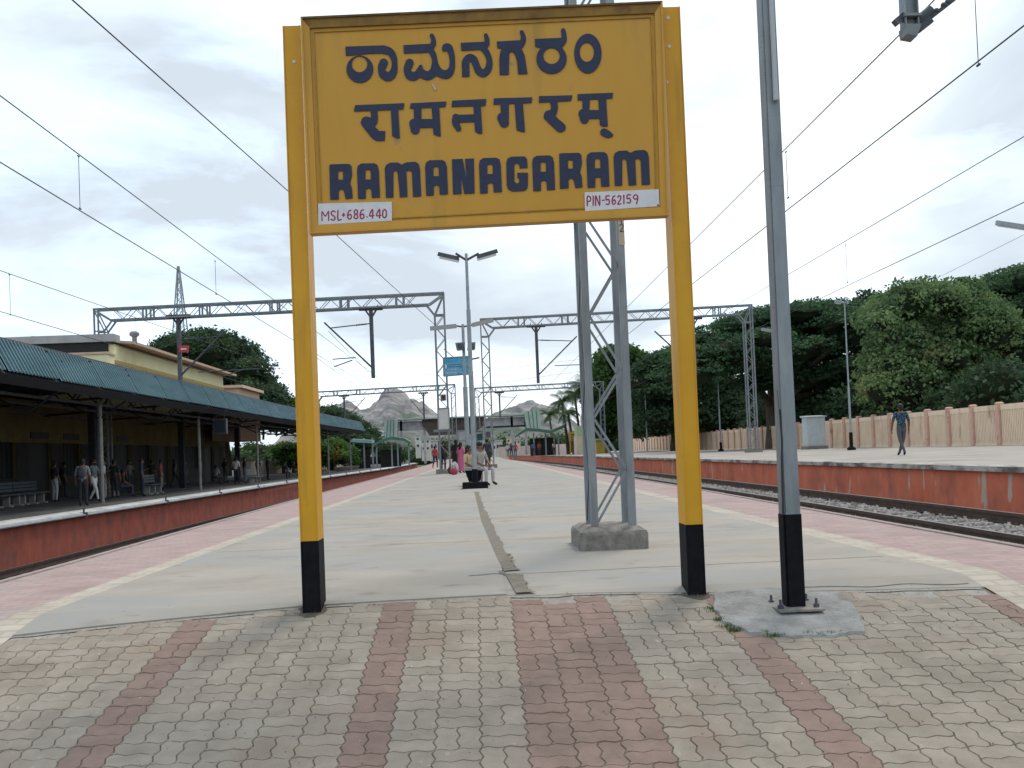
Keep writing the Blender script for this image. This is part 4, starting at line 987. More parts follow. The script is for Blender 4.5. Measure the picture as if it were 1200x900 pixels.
# ------------------------------------------------------------------ lamp posts
M_lamp = mat('lamp_steel', (.23,.26,.28), (.32,.35,.37), 5, .5, metal=.2)
M_lens = mat('lamp_lens', (.55,.56,.56), None, rough=.3)
def lamp(label, base, ztop, arms, r=.06, foot=None, heads=True, m=M_lamp):
    X, Y, Z = base; o = thing('street_lamp', label, 'lamp post', base, 'lamp posts on the platforms')
    mb = MB(); mb.tube([(X, Y, Z), (X-.0, Y, Z+(ztop-Z)*.42), (X, Y, Z+(ztop-Z)*.422), (X, Y, ztop)], [r, r, r*.7, r*.55], 8); mb.build('pole', m, o)
    if foot: mb = MB(); mb.tube([(X, Y, Z), (X, Y, Z+foot)], r*1.6, 8); mb.ell((X, Y, Z+.05), r*4, r*4, .16, 8, 5); mb.build('foot', M_black, o)
    for dx, dz, ln_ in arms:
        mb = MB(); mb.tube([(X, Y, ztop-.12), (X+dx*.35, Y, ztop+dz*.35), (X+dx, Y, ztop+dz)], r*.4, 6); mb.build('arm', m, o)
        s = 1 if dx > 0 else -1
        d = Vector((s*ln_, 0, ln_*.18)) if dz > .02 else Vector((s*ln_, 0, .02))
        a = Vector((X+dx, Y, ztop+dz)); mb = MB(); mb.beam(a, a+d, .16, .09, up=(0, 1, 0)); h = mb.build('lamp_head', m, o)
        mb = MB(); mb.beam(a+d*.12+Vector((0, 0, -.06)), a+d*.95+Vector((0, 0, -.06)), .12, .03, up=(0, 1, 0)); mb.build('lens', M_lens, h)
    return o
b = U(845, 528, y=70); lamp('lamp post with short arm pointing left, beyond the right yellow post', (b.x, 70, ZRP), U(839, 411, y=70).z, [(-.45, .12, .7)], foot=.7)
b = U(759, 531, y=96); lamp('distant lamp post with arm pointing left, between the steel mast and the yellow post', (b.x, 96, ZRP), U(754, 447, y=96).z, [(-.3, .05, .8)], r=.07)
b = U(998, 528, y=46); lamp('tall lamp post before the trees, right of the grey cabinet', (b.x, 46, ZRP), U(990, 355, y=46).z, [(-.15, .05, .35), (.1, .05, .1)], foot=.9)
b = U(920, 529, y=60); lamp('lamp post almost hidden by the joist pole with only its arm showing', (b.x, 60, ZRP), U(914, 389, y=60).z, [(-.4, .1, .8)])
b = U(1236, 520, y=32); lamp('lamp arm entering the picture at the right edge', (b.x, 32, ZRP), U(1222, 268, y=32).z, [(-.5, .05, 1.2)])
# tall double-armed lamp in the middle of the island platform
b = U(557, 573, z=0); yl = b.y+.25
lp = thing('street_lamp', 'tall grey lamp pole with two long lamps on a black block, centre platform', 'lamp post', (b.x, yl, 0), 'lamp posts on the platforms')
mb = MB(); w = .33; mb.hull8([(b.x-w, yl-.28, 0), (b.x+w, yl-.28, 0), (b.x+w, yl+.28, 0), (b.x-w, yl+.28, 0), (b.x-w+.01, yl-.27, .17), (b.x+w-.01, yl-.27, .17), (b.x+w-.01, yl+.27, .17), (b.x-w+.01, yl+.27, .17)]); mb.build('block', M_black, lp, bevel=.01)
Xp = b.x+.0; zt = U(548, 304, y=yl).z
mb = MB(); mb.tube([(Xp, yl, .5), (Xp, yl, 3.0), (Xp, yl, 3.02), (Xp, yl, zt-1.3), (Xp, yl, zt-1.28), (Xp, yl, zt+.15)], [.062, .062, .054, .054, .042, .036], 10); mb.build('pole', M_lamp, lp)
mb = MB(); mb.tube([(Xp, yl, .16), (Xp, yl, .5)], [.08, .07], 10); mb.build('painted_foot', M_black, lp)
for s, tipx, tipy, inx, iny in ((-1, 513, 297.5, 538, 303), (1, 583, 294, 559, 301)):
    mb = MB(); e1 = U(534 if s < 0 else 561, 297, y=yl); mb.tube([(Xp, yl, zt-.02), (e1.x, yl, e1.z)], .032, 6); mb.build('arm', M_dsteel, lp)
    a, c_ = U(inx, iny, y=yl), U(tipx, tipy, y=yl); mb = MB(); mb.beam(a, c_, .10, .04, up=(0, 1, 0)); h = mb.build('lamp_head', M_dsteel, lp)
    mb = MB(); mb.beam(a+Vector((0, 0, -.06)), a+(c_-a)*.92+Vector((0, 0, -.06)), .10, .02, up=(0, 1, 0)); mb.build('tube_light', M_lens, h)
mb = MB(); e1 = U(562, 420, y=yl); mb.tube([(Xp, yl, e1.z-.02), (e1.x, yl, e1.z+.02)], .022, 6); mb.build('side_bracket', M_dsteel, lp)
# second lamp pole further back with the two grey loudspeakers
yl2 = 36; X2 = U(545, 450, y=yl2).x; zt2 = U(543, 383, y=yl2).z
l2 = thing('street_lamp', 'second lamp pole just left of and behind the tall one, with wide flat lamp arms', 'lamp post', (X2, yl2, 0), 'lamp posts on the platforms')
mb = MB(); mb.tube([(X2, yl2, 0), (X2, yl2, 3.5), (X2, yl2, 3.52), (X2, yl2, zt2+.1)], [.09, .09, .065, .055], 8); mb.build('pole', M_lamp, l2)
for s, q1, q2 in ((-1, (535, 382), (504, 385)), (1, (553, 381), (578, 375))):
    a, c_ = U(*q1, y=yl2), U(*q2, y=yl2); mb = MB(); mb.tube([(X2, yl2, zt2), a], .035, 6); mb.build('arm', M_dsteel, l2)
    mb = MB(); mb.beam(a, c_, .16, .09, up=(0, 1, 0)); mb.build('lamp_head', mat('pale_lamp_body', (.33,.33,.32), None), l2)
for s in (-1, 1):
    a = U(546+s*6, 407, y=yl2-.1); sp = thing('loudspeaker', ('left' if s < 0 else 'right')+' one of two small grey loudspeakers high on the middle lamp pole', 'loudspeaker', a, 'loudspeakers on the middle lamp pole')
    mb = MB(); mb.hull8([(a.x-.16, a.y-.2, a.z-.13), (a.x+.16, a.y-.2, a.z-.1), (a.x+.12, a.y+.15, a.z-.1), (a.x-.12, a.y+.15, a.z-.12), (a.x-.16+.05*s, a.y-.2, a.z+.16), (a.x+.18, a.y-.2, a.z+.18), (a.x+.14, a.y+.15, a.z+.14), (a.x-.1, a.y+.15, a.z+.12)]); mb.build('box', M_msteel, sp)
    mb = MB(); mb.box(a.x-.13, a.x+.13, a.y-.212, a.y-.2, a.z-.08, a.z+.13); mb.build('grille', M_dsteel, sp)

# blue notice board beside the left portal's column
def board_on(label, name, cat, q, y, m, th=.05, extra=None, poles=None):
    P = [U(*p, y=y) for p in q]; c = sum(P, Vector())/4; o = thing(name, label, cat, c)
    mb = MB(); mb.hull8([P[3], P[2], P[1], P[0]]+[p+Vector((0, th, 0)) for p in (P[3], P[2], P[1], P[0])]); bd = mb.build('panel', m, o)
    fr = MB(); 
    for k in range(4): fr.beam(P[k]+Vector((0, -.01, 0)), P[(k+1) % 4]+Vector((0, -.01, 0)), .05, .03)
    fr.build('rim', M_msteel, o)
    return o, bd
M_blue = mat('blue_board', (.035,.26,.44), (.08,.34,.50), 3, .4, third=(.20,.42,.56), tscale=1.2, tlo=.5, thi=.6)
o, bd = board_on('blue information board with white lettering beside the lattice column', 'notice_board', 'notice board', [(519.5, 419.5), (550, 417.5), (550.5, 438.5), (520, 441)], 42.4, M_blue)
o['label'] = 'sky blue notice board with rows of white lettering fixed to the left portal column'
lt = MB(); rr = random.Random(3)
for row, (yy, x0, x1, h) in enumerate(((426.3, 524, 541, 1.0), (428.7, 525, 547, 1.3), (433.6, 524, 535, .7), (437.6, 522, 541, .7))):
    x = x0
    while x < x1:
        wv = rr.uniform(.7, 1.6); a = U(x, yy-(x-x0)*.05, y=42.35); b2 = U(x+wv*.7, yy-(x-x0)*.05, y=42.35); lt.beam(a, b2, .014, h*.06, up=(0, 1, 0)); x += wv
lt.build('lettering', M_white, bd)['kind'] = 'stuff'
lt = MB(); a = U(522.5, 429.5, y=42.37); lt.ell(a, .045, .01, .10, 8, 5); lt.build('emblem', M_white, bd)
mb = MB(); mb.beam(U(520, 409, y=42.4), U(532, 419, y=42.4), .035, .035); mb.build('stay', M_msteel, o)
o, bd = board_on('white board fixed to the left portal column above a grey cross shelf', 'notice_board', 'notice board', [(513, 479), (526, 478), (527, 503), (513.5, 504)], 42.5, mat('pale_board', (.50,.48,.45), (.57,.55,.52), 6))
for yy, z_ in ((486, 1), (492, 1), (497, 1)):
    pass
mb = MB(); mb.beam(U(508, 505, y=42.6), U(529, 504, y=42.6), .12, .12); mb.build('shelf', M_msteel, o)
o, bd = board_on('small pale grey board hanging behind the middle lamp pole', 'notice_board', 'notice board', [(536, 505), (547.5, 504.5), (548, 516.5), (536.5, 517)], 38, mat('grey_board', (.27,.28,.29), (.33,.34,.35), 6))
mb = MB(); mb.box(U(547, 510, y=38).x-.04, U(547, 510, y=38).x+.04, 38.05, 38.12, 0, U(547, 504, y=38).z); mb.build('standard', M_dsteel, o)
o, bd = board_on('dark green hanging sign to the right of the lamp pole', 'notice_board', 'sign', [(558, 508.5), (566, 507), (566.5, 515.5), (558.5, 517.5)], 36, mat('dark_green_sign', (.012,.05,.045), (.02,.07,.06), 6))
mb = MB(); p = U(566, 508, y=36); mb.beam((X2, 36.05, p.z+.08), (p.x, 36.05, p.z+.08), .04, .04); mb.build('bracket', M_dsteel, o)
o, bd = board_on('small dark sign on the left column of the right-hand portal', 'notice_board', 'sign', [(569, 506), (575, 505.5), (575, 513), (569, 513.5)], 53.6, M_dsteel)
o, bd = board_on('small dark red lamp box on the left portal column under the blue board', 'lamp_box', 'lamp', [(516.5, 463), (522, 462.5), (522.3, 469), (517, 469.5)], 42.6, mat('maroon_box', (.09,.03,.03), (.12,.05,.045), 5), th=.25)
# white equipment cabinet by the fence
c0 = U(947, 527, y=58); zc0 = ZRP
cab = thing('cabinet', 'pale grey equipment cabinet on a plinth before the fence', 'cabinet', (c0.x+.6, 58, ZRP)); x1c = U(968.5, 527, y=58).x; ztc = U(947, 489, y=58).z
mb = MB(); mb.box(c0.x, x1c, 58, 58.9, ZRP+.2, ztc); mb.build('body', mat('cabinet_paint', (.42,.47,.48), (.50,.54,.55), 3, .5), cab)
mb = MB(); mb.hull8([(c0.x-.08, 57.9, ztc), (x1c+.08, 57.9, ztc), (x1c+.08, 59, ztc), (c0.x-.08, 59, ztc), (c0.x-.08, 57.9, ztc+.05), (x1c+.08, 57.9, ztc+.05), (x1c+.08, 59, ztc+.12), (c0.x-.08, 59, ztc+.12)]); mb.build('roof', mat('cabinet_paint', None), cab)
mb = MB(); mb.box(c0.x-.1, x1c+.1, 57.9, 59, ZRP, ZRP+.2); mb.build('plinth', M_block, cab)
for s in (0, 1):
    xm = (c0.x+x1c)/2; mb = MB(); mb.box((c0.x+.05) if s == 0 else xm+.02, (xm-.02) if s == 0 else x1c-.05, 57.985, 58.0, ZRP+.28, ztc-.08); mb.build('door', mat('cabinet_paint', None), cab)

# ------------------------------------------------------------------ left station: platform, wall, canopy, building
ZLP = -.40
LX = lambda y: LC(y)-1.9
YLf = [5, 8, 12, 16, 20, 28, 38, 50, 65, 80, 95, 110, 130, 150, 172]
M_asph = mat('dark_platform_floor', (.045,.045,.045), (.08,.078,.076), .8, .9, .05, 30, third=(.15,.145,.14), tscale=.5, tlo=.5, thi=.7)  # dark asphalt, canopy shade worked into the tone as well
mb = MB()
for a, b in zip(YLf, YLf[1:]): mb.poly([(LX(a)-.4, a, ZLP), (-45, a, ZLP), (-45, b, ZLP), (LX(b)-.4, b, ZLP)][::-1])
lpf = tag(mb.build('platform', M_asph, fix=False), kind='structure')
mb = MB()
for a, b in zip(YLf, YLf[1:]): mb.hull8([(LX(a)-.4, a, -1.75), (LX(a), a, -1.75), (LX(b), b, -1.75), (LX(b)-.4, b, -1.75), (LX(a)-.4, a, ZLP-.12), (LX(a), a, ZLP-.12), (LX(b), b, ZLP-.12), (LX(b)-.4, b, ZLP-.12)])
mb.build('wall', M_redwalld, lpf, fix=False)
M_wcop = mat('whitewashed_coping', (.44,.46,.46), (.60,.62,.62), 2.5, .8, .1, 20, (1, .4, 1), third=(.28,.28,.28), tscale=2, tlo=.55, thi=.7)
yk = 5.0
while yk < 168:
    a, b = yk, yk+1.485
    mb = MB(); mb.hull8([(LX(a)-.55, a, ZLP-.12), (LX(a)+.10, a, ZLP-.12), (LX(b)+.10, b, ZLP-.12), (LX(b)-.55, b, ZLP-.12), (LX(a)-.55, a, ZLP+.006), (LX(a)+.10, a, ZLP-.03), (LX(b)+.10, b, ZLP-.03), (LX(b)-.55, b, ZLP+.006)])
    mb.build('coping_slab', M_wcop, lpf, fix=False); yk += 1.5
pipe = thing('water_pipe', 'grey water pipe running along the front edge of the left station platform', 'pipe', (LX(20)+.14, 20, ZLP-.1))
mb = MB(); mb.tube([(LX(y)+.15, y, ZLP-.10) for y in YLf], .035, 6); mb.build('tube', mat('pipe_grey', (.20,.22,.24), (.30,.32,.33), 5), pipe)
for y in np.arange(14, 110, 7.3):
    mb = MB(); mb.box(LX(y)-.05, LX(y)+.20, y-.05, y+.05, ZLP-.17, ZLP-.02); mb.tube([(LX(y)+.1, y, ZLP-.1), (LX(y)+.1, y, ZLP+.12)], .03, 5); mb.build('bracket', M_dsteel, pipe)

# canopy with steep blue corrugated fascia
EX, EZ = -12.8, EYE+2.75; RX, RZ = -13.28, EYE+3.70
cy0, cy1 = 13.0, 96.5
def ex(y): return EX+(LX(y)-LX(20))*.9
M_sheet = mat('blue_green_roof_sheet', (.055,.125,.150), (.085,.175,.20), 1.5, .6, .03, 20, (.3, .3, 2), third=(.045,.11,.13), tscale=.8, tlo=.5, thi=.7, spec=.4)
M_dark = mat('dark_purlin_steel', (.014,.016,.02), (.025,.026,.03), 5, .7)
canopy = thing('platform_canopy', 'long station canopy with steep blue-green corrugated fascia over the left platform', 'canopy', (-16, 50, ZLP))
p = .21; n = int((cy1-cy0)/p); yb0 = cy0
sheetN = 0
ystart = cy0
while ystart < cy1-.1:
    yend = min(ystart+3.15, cy1); mb = MB(); rr = random.Random(int(ystart*7)); j = rr.uniform(-.015, .015)
    y = ystart
    prof = []
    while y < yend-.22: prof += [(y, 0), (y+p*.5, 0), (y+p*.60, .055), (y+p*.90, .055)]; y += p
    prof.append((yend-.10, 0))
    for (a, d), (b, e_) in zip(prof, prof[1:]):
        f = lambda yy, dd, t: (ex(yy)+(RX-EX)*t+dd*.9, yy, EZ+(RZ-EZ)*t+dd*.43+j)
        mb.poly([f(a, d, 0), f(b, e_, 0), f(b, e_, 1), f(a, d, 1)])
    mb.build('roof_sheet', M_sheet, canopy, fix=False); ystart = yend
mb = MB()
for a, b in zip(np.linspace(cy0, cy1, 15)[:-1], np.linspace(cy0, cy1, 15)[1:]):
    mb.hull8([(ex(a)-.43, a, RZ-.02), (ex(a)-.70, a, RZ-.02), (ex(b)-.70, b, RZ-.02), (ex(b)-.43, b, RZ-.02), (ex(a)-.43, a, RZ+.07), (ex(a)-.70, a, RZ+.05), (ex(b)-.70, b, RZ+.05), (ex(b)-.43, b, RZ+.07)])
mb.build('ridge_cap', mat('ridge_grey', (.07,.085,.10), (.10,.12,.14), 4), canopy)
mb = MB()
yy = np.linspace(cy0, cy1, 15)
for a, b in zip(yy[:-1], yy[1:]):
    mb.hull8([(ex(a)-.55, a, RZ-.08), (-24, a, RZ-.5), (-24, b, RZ-.5), (ex(b)-.55, b, RZ-.08), (ex(a)-.55, a, RZ-.02), (-24, a, RZ-.44), (-24, b, RZ-.44), (ex(b)-.55, b, RZ-.02)])
mb.build('roof_deck', M_dark, canopy)
mb = MB(); vb = MB()
for a, b in zip(yy[:-1], yy[1:]):                  # dark gutter board behind the eave, and long tie rails
    mb.hull8([(ex(a)-.30, a, EZ-.30), (ex(a)-.06, a, EZ-.06), (ex(b)-.06, b, EZ-.06), (ex(b)-.30, b, EZ-.30), (ex(a)-.34, a, EZ-.26), (ex(a)-.12, a, EZ+.02), (ex(b)-.12, b, EZ+.02), (ex(b)-.34, b, EZ-.26)])
mb.build('gutter', M_dark, canopy)
for dx, z in ((-1.4, EZ-.38), (-3.6, EZ-.30), (-6.2, EZ-.3)):
    vb = MB()
    for a, b in zip(yy[:-1], yy[1:]): vb.beam((ex(a)+dx, a, z), (ex(b)+dx, b, z), .09, .09, up=(0, 0, 1))
    vb.build('tie_rail', M_dsteel, canopy)
M_post = mat('canopy_post_paint', (.20,.195,.18), (.28,.27,.26), 4, .6)
for y in (18, 23.8, 29.5, 35, 41, 47, 53, 59, 65, 71, 77, 83, 89, 95):
    x = ex(y)-1.4
    tr = MB(); tr.beam((ex(y)-.1, y, EZ-.05), (-19, y, EZ-.35), .08, .10, up=(0, 1, 0)); tr.beam((x, y, EZ-.9), (ex(y)-.2, y, EZ-.1), .06, .06); tr.beam((x, y, EZ-.9), (x-1.4, y, EZ-.2), .06, .06)
    k = 0
    xx = ex(y)-.3
    while xx > -18.5: tr.beam((xx, y, EZ-.1 if k % 2 else EZ+.7), (xx-.7, y, EZ+.7 if k % 2 else EZ-.1), .05, .05); xx -= .7; k += 1
    tr.build('roof_truss', M_dark, canopy)
    if y in (23.8, 35, 47, 59, 71, 83, 95): mb = MB(); mb.tube([(x, y, ZLP), (x, y, EZ-.3)], .075, 8); mb.build('post', M_post, canopy)
    if y in (29.5, 41, 53, 65): mb = MB(); mb.box(-17.1, -16.8, y-.15, y+.15, ZLP, EZ); mb.build('inner_post', M_dark, canopy)

# station building: ground floor behind the canopy
M_ywall = mat('shaded_yellow_limewash', (.11,.085,.03), (.155,.12,.045), 1.5, .9, .03, 20, third=(.10,.075,.03), tscale=.7, tlo=.52, thi=.7)  # yellow wall colour lowered to carry the shade under the canopy
M_shade_dado = mat('shade_brown_dado', (.012,.010,.010), (.022,.018,.016), 3, .6)  # near-black lower wall, the canopy's shade put into its colour
M_shut = mat('dark_door_and_shadow', (.008,.010,.012), (.014,.016,.018), 4, .5)  # doors and windows, also the strip painted as the roof slab's shadow
bld = thing('station_building', 'yellow ground floor of the station behind the people under the canopy', 'building', (-20, 45, ZLP))
bx = -19.6; segs = []
y = 14.0
mb = MB(); mb.box(-26, bx-.25, 13.5, 72, ZLP-.05, 4.0); mb.build('wall_core', M_shade_dado, bld)
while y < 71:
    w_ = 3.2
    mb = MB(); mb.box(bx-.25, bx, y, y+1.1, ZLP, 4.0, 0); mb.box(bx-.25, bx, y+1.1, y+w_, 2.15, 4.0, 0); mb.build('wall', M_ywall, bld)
    mb = MB(); mb.box(bx-.01, bx+.02, y+.005, y+1.095, ZLP, 2.13); mb.build('shade_dado', M_shade_dado, bld)
    k = int(y) % 2
    if k: mb = MB(); mb.box(bx-.18, bx-.12, y+1.1, y+w_, ZLP, 2.15); mb.build('door', M_shut, bld)
    else:
        mb = MB(); mb.box(bx-.24, bx-.02, y+1.1, y+w_, ZLP, .6); mb.build('sill_wall', M_shade_dado, bld)
        mb = MB(); mb.box(bx-.2, bx-.16, y+1.1, y+w_, .6, 2.15)
        for q_ in range(6): mb.box(bx-.14, bx-.11, y+1.2+q_*.38, y+1.23+q_*.38, .6, 2.15)
        mb.build('window', M_shut, bld)
    mb = MB(); mb.box(bx-.0, bx+.03, y+1.3, y+w_-.2, 2.32, 2.62); mb.build('sign_strip', M_shut, bld) if random.random() < .6 else None
    y += w_
# upper floor, rising yellow above the roof
up = thing('upper_building', 'bright yellow upper storey with grey slab roof rising above the canopy', 'building', (-20, 48, 3.4))
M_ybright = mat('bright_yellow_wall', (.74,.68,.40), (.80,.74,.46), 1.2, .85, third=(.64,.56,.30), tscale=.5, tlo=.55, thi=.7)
M_yold = mat('ochre_band', (.46,.34,.12), None)
M_slab = mat('grey_roof_slab', (.34,.34,.335), (.42,.42,.41), 2, .9)
M_roofp = mat('peach_roof_edge', (.55,.40,.29), (.62,.46,.34), 2, .9)
yk0 = 43.0; C0 = U(133.5, 402, y=yk0); X0_ = C0.x; ztop_ = C0.z; C1x = X0_; 
ykE = 61.0
zE = ztop_
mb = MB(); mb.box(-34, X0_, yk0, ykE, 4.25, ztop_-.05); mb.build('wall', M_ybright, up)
# overhanging slab on the near side with its shadow painted as a solid dark strip
mb = MB(); mb.box(-31.5, X0_+.1, yk0-.3, yk0+.5, ztop_+.05, ztop_+.40); mb.build('slab', M_slab, up)
mb = MB(); mb.box(-31, X0_-.25, yk0-.15, yk0-.01, ztop_-.55, ztop_+.04); mb.build('shadow_strip', M_shut, up)
mb = MB(); mb.box(-34, X0_+.01, yk0-.9, yk0-.0, 4.25, ztop_-.56); mb.build('parapet', M_ybright, up)
mb = MB(); mb.box(-34, X0_+.06, yk0-.96, yk0-.0, ztop_-.60, ztop_-.50); mb.build('parapet_edge', M_roofp, up)
# pitched eave along the track side, drawn in pale peach with a lit soffit
mb = MB()
E0 = Vector((X0_+.12, yk0-.05, ztop_-.25)); E3 = Vector((X0_+.12, ykE+.5, ztop_-.35))
mb.hull8([(X0_-4, yk0+.52, ztop_+.42), (X0_+.7, yk0+.52, ztop_-.0), (X0_+.7, ykE+.7, ztop_-.0), (X0_-4, ykE+.7, ztop_+.42), (X0_-4, yk0+.52, ztop_+.54), (X0_+.72, yk0+.52, ztop_+.12), (X0_+.72, ykE+.7, ztop_+.12), (X0_-4, ykE+.7, ztop_+.74)])
mb.build('roof', M_roofp, up)
mb = MB(); mb.box(X0_, X0_+.04, yk0+.01, ykE-.01, ztop_-.95, ztop_-.78); mb.build('band', M_yold, up)
mb = MB(); mb.box(X0_-.0, X0_+.06, yk0+4, yk0+4.5, 4.25, ztop_-.96); mb.build('pilaster', M_yold, up)
vt = MB(); p_ = U(157.5, 394, y=46); vt.tube([p_-Vector((0, 0, .5)), p_], .12, 8); vt.ell((p_.x, p_.y, p_.z+.1), .26, .26, .16, 8, 5); vt.build('roof_vent', M_msteel, up)
pk = thing('rooftop_parapet', 'small peach parapet block beyond the yellow storey, above the canopy ridge', 'building', U(265, 460, y=66)); a = U(247, 453, y=66); b = U(280, 452.5, y=66)
mb = MB(); mb.box(a.x, b.x, 66, 72, 2.5, b.z-.12); mb.build('wall', mat('peach_wall', (.48,.33,.24), (.55,.39,.29), 2), pk)
mb = MB(); mb.box(a.x-.3, b.x+.3, 65.8, 72.2, b.z-.12, b.z+.08); mb.build('coping', M_roofp, pk)
# hanging display
hd = thing('hanging_display', 'black double display board hanging under the canopy edge', 'display', U(257, 499, y=46.5)); a = U(249.5, 491, y=46.5); b = U(265.5, 508, y=46.5)
mb = MB(); mb.box(a.x, b.x, 46.5, 46.75, b.z, a.z); mb.build('case', mat('display_case', (.045,.05,.06), (.07,.075,.085), 4, .4), hd)
mb = MB(); mb.box(a.x+.07, b.x-.07, 46.485, 46.5, b.z+.07, a.z-.07); mb.build('screen', mat('display_glass', (.025,.03,.045), None, rough=.25), hd)
mb = MB(); [mb.box(x_-.02, x_+.02, 46.6, 46.64, a.z, a.z+.6) for x_ in (a.x+.12, b.x-.12)]; mb.build('hanger', M_dark, hd)
# long steel benches near the left edge
M_bench = mat('bench_slat', (.05,.07,.08), (.08,.10,.11), 4, .5)
def bench(x, y, rz, label, L_=1.9, back=True):
    o = thing('platform_bench', label, 'bench', (x, y, ZLP), 'benches under the canopy')
    c, s = math.cos(rz), math.sin(rz)
    def T(px_, py_, pz_): return (x+px_*c-py_*s, y+px_*s+py_*c, ZLP+pz_)
    def bx_(mb, a0, a1, b0, b1, z0, z1): mb.hull8([T(a0,b0,z0),T(a1,b0,z0),T(a1,b1,z0),T(a0,b1,z0),T(a0,b0,z1),T(a1,b0,z1),T(a1,b1,z1),T(a0,b1,z1)])
    mb = MB(); [bx_(mb, -L_/2, L_/2, -.25+k*.13, -.15+k*.13, .42, .46) for k in range(4)]; mb.build('seat', M_bench, o)
    if back: mb = MB(); [bx_(mb, -L_/2, L_/2, .27, .31, .55+k*.13, .64+k*.13) for k in range(3)]; mb.build('backrest', M_bench, o)
    for k in (-.8, 0, .8):
        mb = MB(); bx_(mb, k*L_/2-.12, k*L_/2+.12, -.2, .25, 0, .06); bx_(mb, k*L_/2-.05, k*L_/2+.05, -.1, .15, .06, .42); mb.build('leg', M_post, o)
    return o
for i, (px_, yy_, lb) in enumerate(((8, 35, 'steel bench at the left edge of the picture, under the canopy'), (38, 37, 'steel bench just right of the one at the left edge'), (180, 44, 'steel bench behind the person in the red shirt'), (300, 55, 'steel bench at the far end of the dark platform, left of the yellow post'))):
    q = U(px_, 580, y=yy_); bench(q.x, yy_, math.pi/2+.0, lb)

# ------------------------------------------------------------------ people
POSES = {}
SK = ['p','sp','ch','nk','hd','ht']
def joints(pose):
    J = {'p': (0, 0, .93), 'sp': (0, .01, 1.08), 'ch': (0, 0, 1.30), 'nk': (0, .01, 1.43), 'hd': (0, -.015, 1.54), 'ht': (0, -.01, 1.63)}
    for s, t in ((-1, 'l'), (1, 'r')):
        J['sh'+t] = (s*.17, 0, 1.37); J['el'+t] = (s*.24, .02, 1.10); J['wr'+t] = (s*.25, -.05, .86); J['ha'+t] = (s*.25, -.075, .78)
        J['hp'+t] = (s*.09, 0, .88); J['kn'+t] = (s*.10, -.015, .49); J['an'+t] = (s*.10, .02, .09); J['to'+t] = (s*.12, -.13, .035)
    if pose in ('walk', 'walkaway'):
        J.update(knl=(-.09, -.17, .52), anl=(-.07, -.22, .12), tol=(-.08, -.36, .06), knr=(.09, .06, .49), anr=(.10, .28, .14), tor=(.11, .18, .04))
        J.update(ell=(-.25, .10, 1.11), wrl=(-.26, .09, .88), hal=(-.26, .07, .80), elr=(.25, -.06, 1.11), wrr=(.25, -.20, .92), har=(.25, -.25, .85))
    if pose == 'cross':                       # weight on one leg, legs scissored, as walking away
        J.update(knl=(-.05, -.06, .49), anl=(.03, -.20, .10), tol=(.03, -.34, .04), knr=(.06, .02, .49), anr=(-.02, .16, .12), tor=(-.03, .04, .035), elr=(.27, .03, 1.12), wrr=(.29, -.03, .88), har=(.29, -.05, .80))
    if pose == 'talk':
        J.update(elr=(.27, -.02, 1.12), wrr=(.14, -.24, 1.18), har=(.08, -.30, 1.22), knl=(-.11, -.05, .49), anl=(-.13, -.02, .09), tol=(-.16, -.16, .035))
    if pose == 'sit':
        dz = -.44
        for k in list(J):
            x, y, z = J[k]
            if k[:2] not in ('kn', 'an', 'to', 'hp'): J[k] = (x, y-.02+(z-.9)*-.05, z+dz)
        J['p'] = (0, 0, .50)
        for s, t in ((-1, 'l'), (1, 'r')):
            J['hp'+t] = (s*.10, 0, .48); J['kn'+t] = (s*.13, -.42, .50); J['an'+t] = (s*.13, -.40, .09); J['to'+t] = (s*.14, -.55, .035)
            J['el'+t] = (s*.23, -.08, .70); J['wr'+t] = (s*.14, -.28, .58); J['ha'+t] = (s*.10, -.35, .56)
    return J
RAD = {'p': .135, 'sp': .125, 'ch': .15, 'nk': .055, 'hd': .085, 'ht': .075, 'sh': .065, 'el': .046, 'wr': .030, 'ha': .034, 'hp': .095, 'kn': .062, 'an': .042, 'to': .034}
EDG = [('p','sp'),('sp','ch'),('ch','nk'),('nk','hd'),('hd','ht')]+[(a+t, b+t) for t in 'lr' for a, b in (('sh','el'),('el','wr'),('wr','ha'),('hp','kn'),('kn','an'),('an','to'))]+[('ch','shl'),('ch','shr'),('p','hpl'),('p','hpr')]
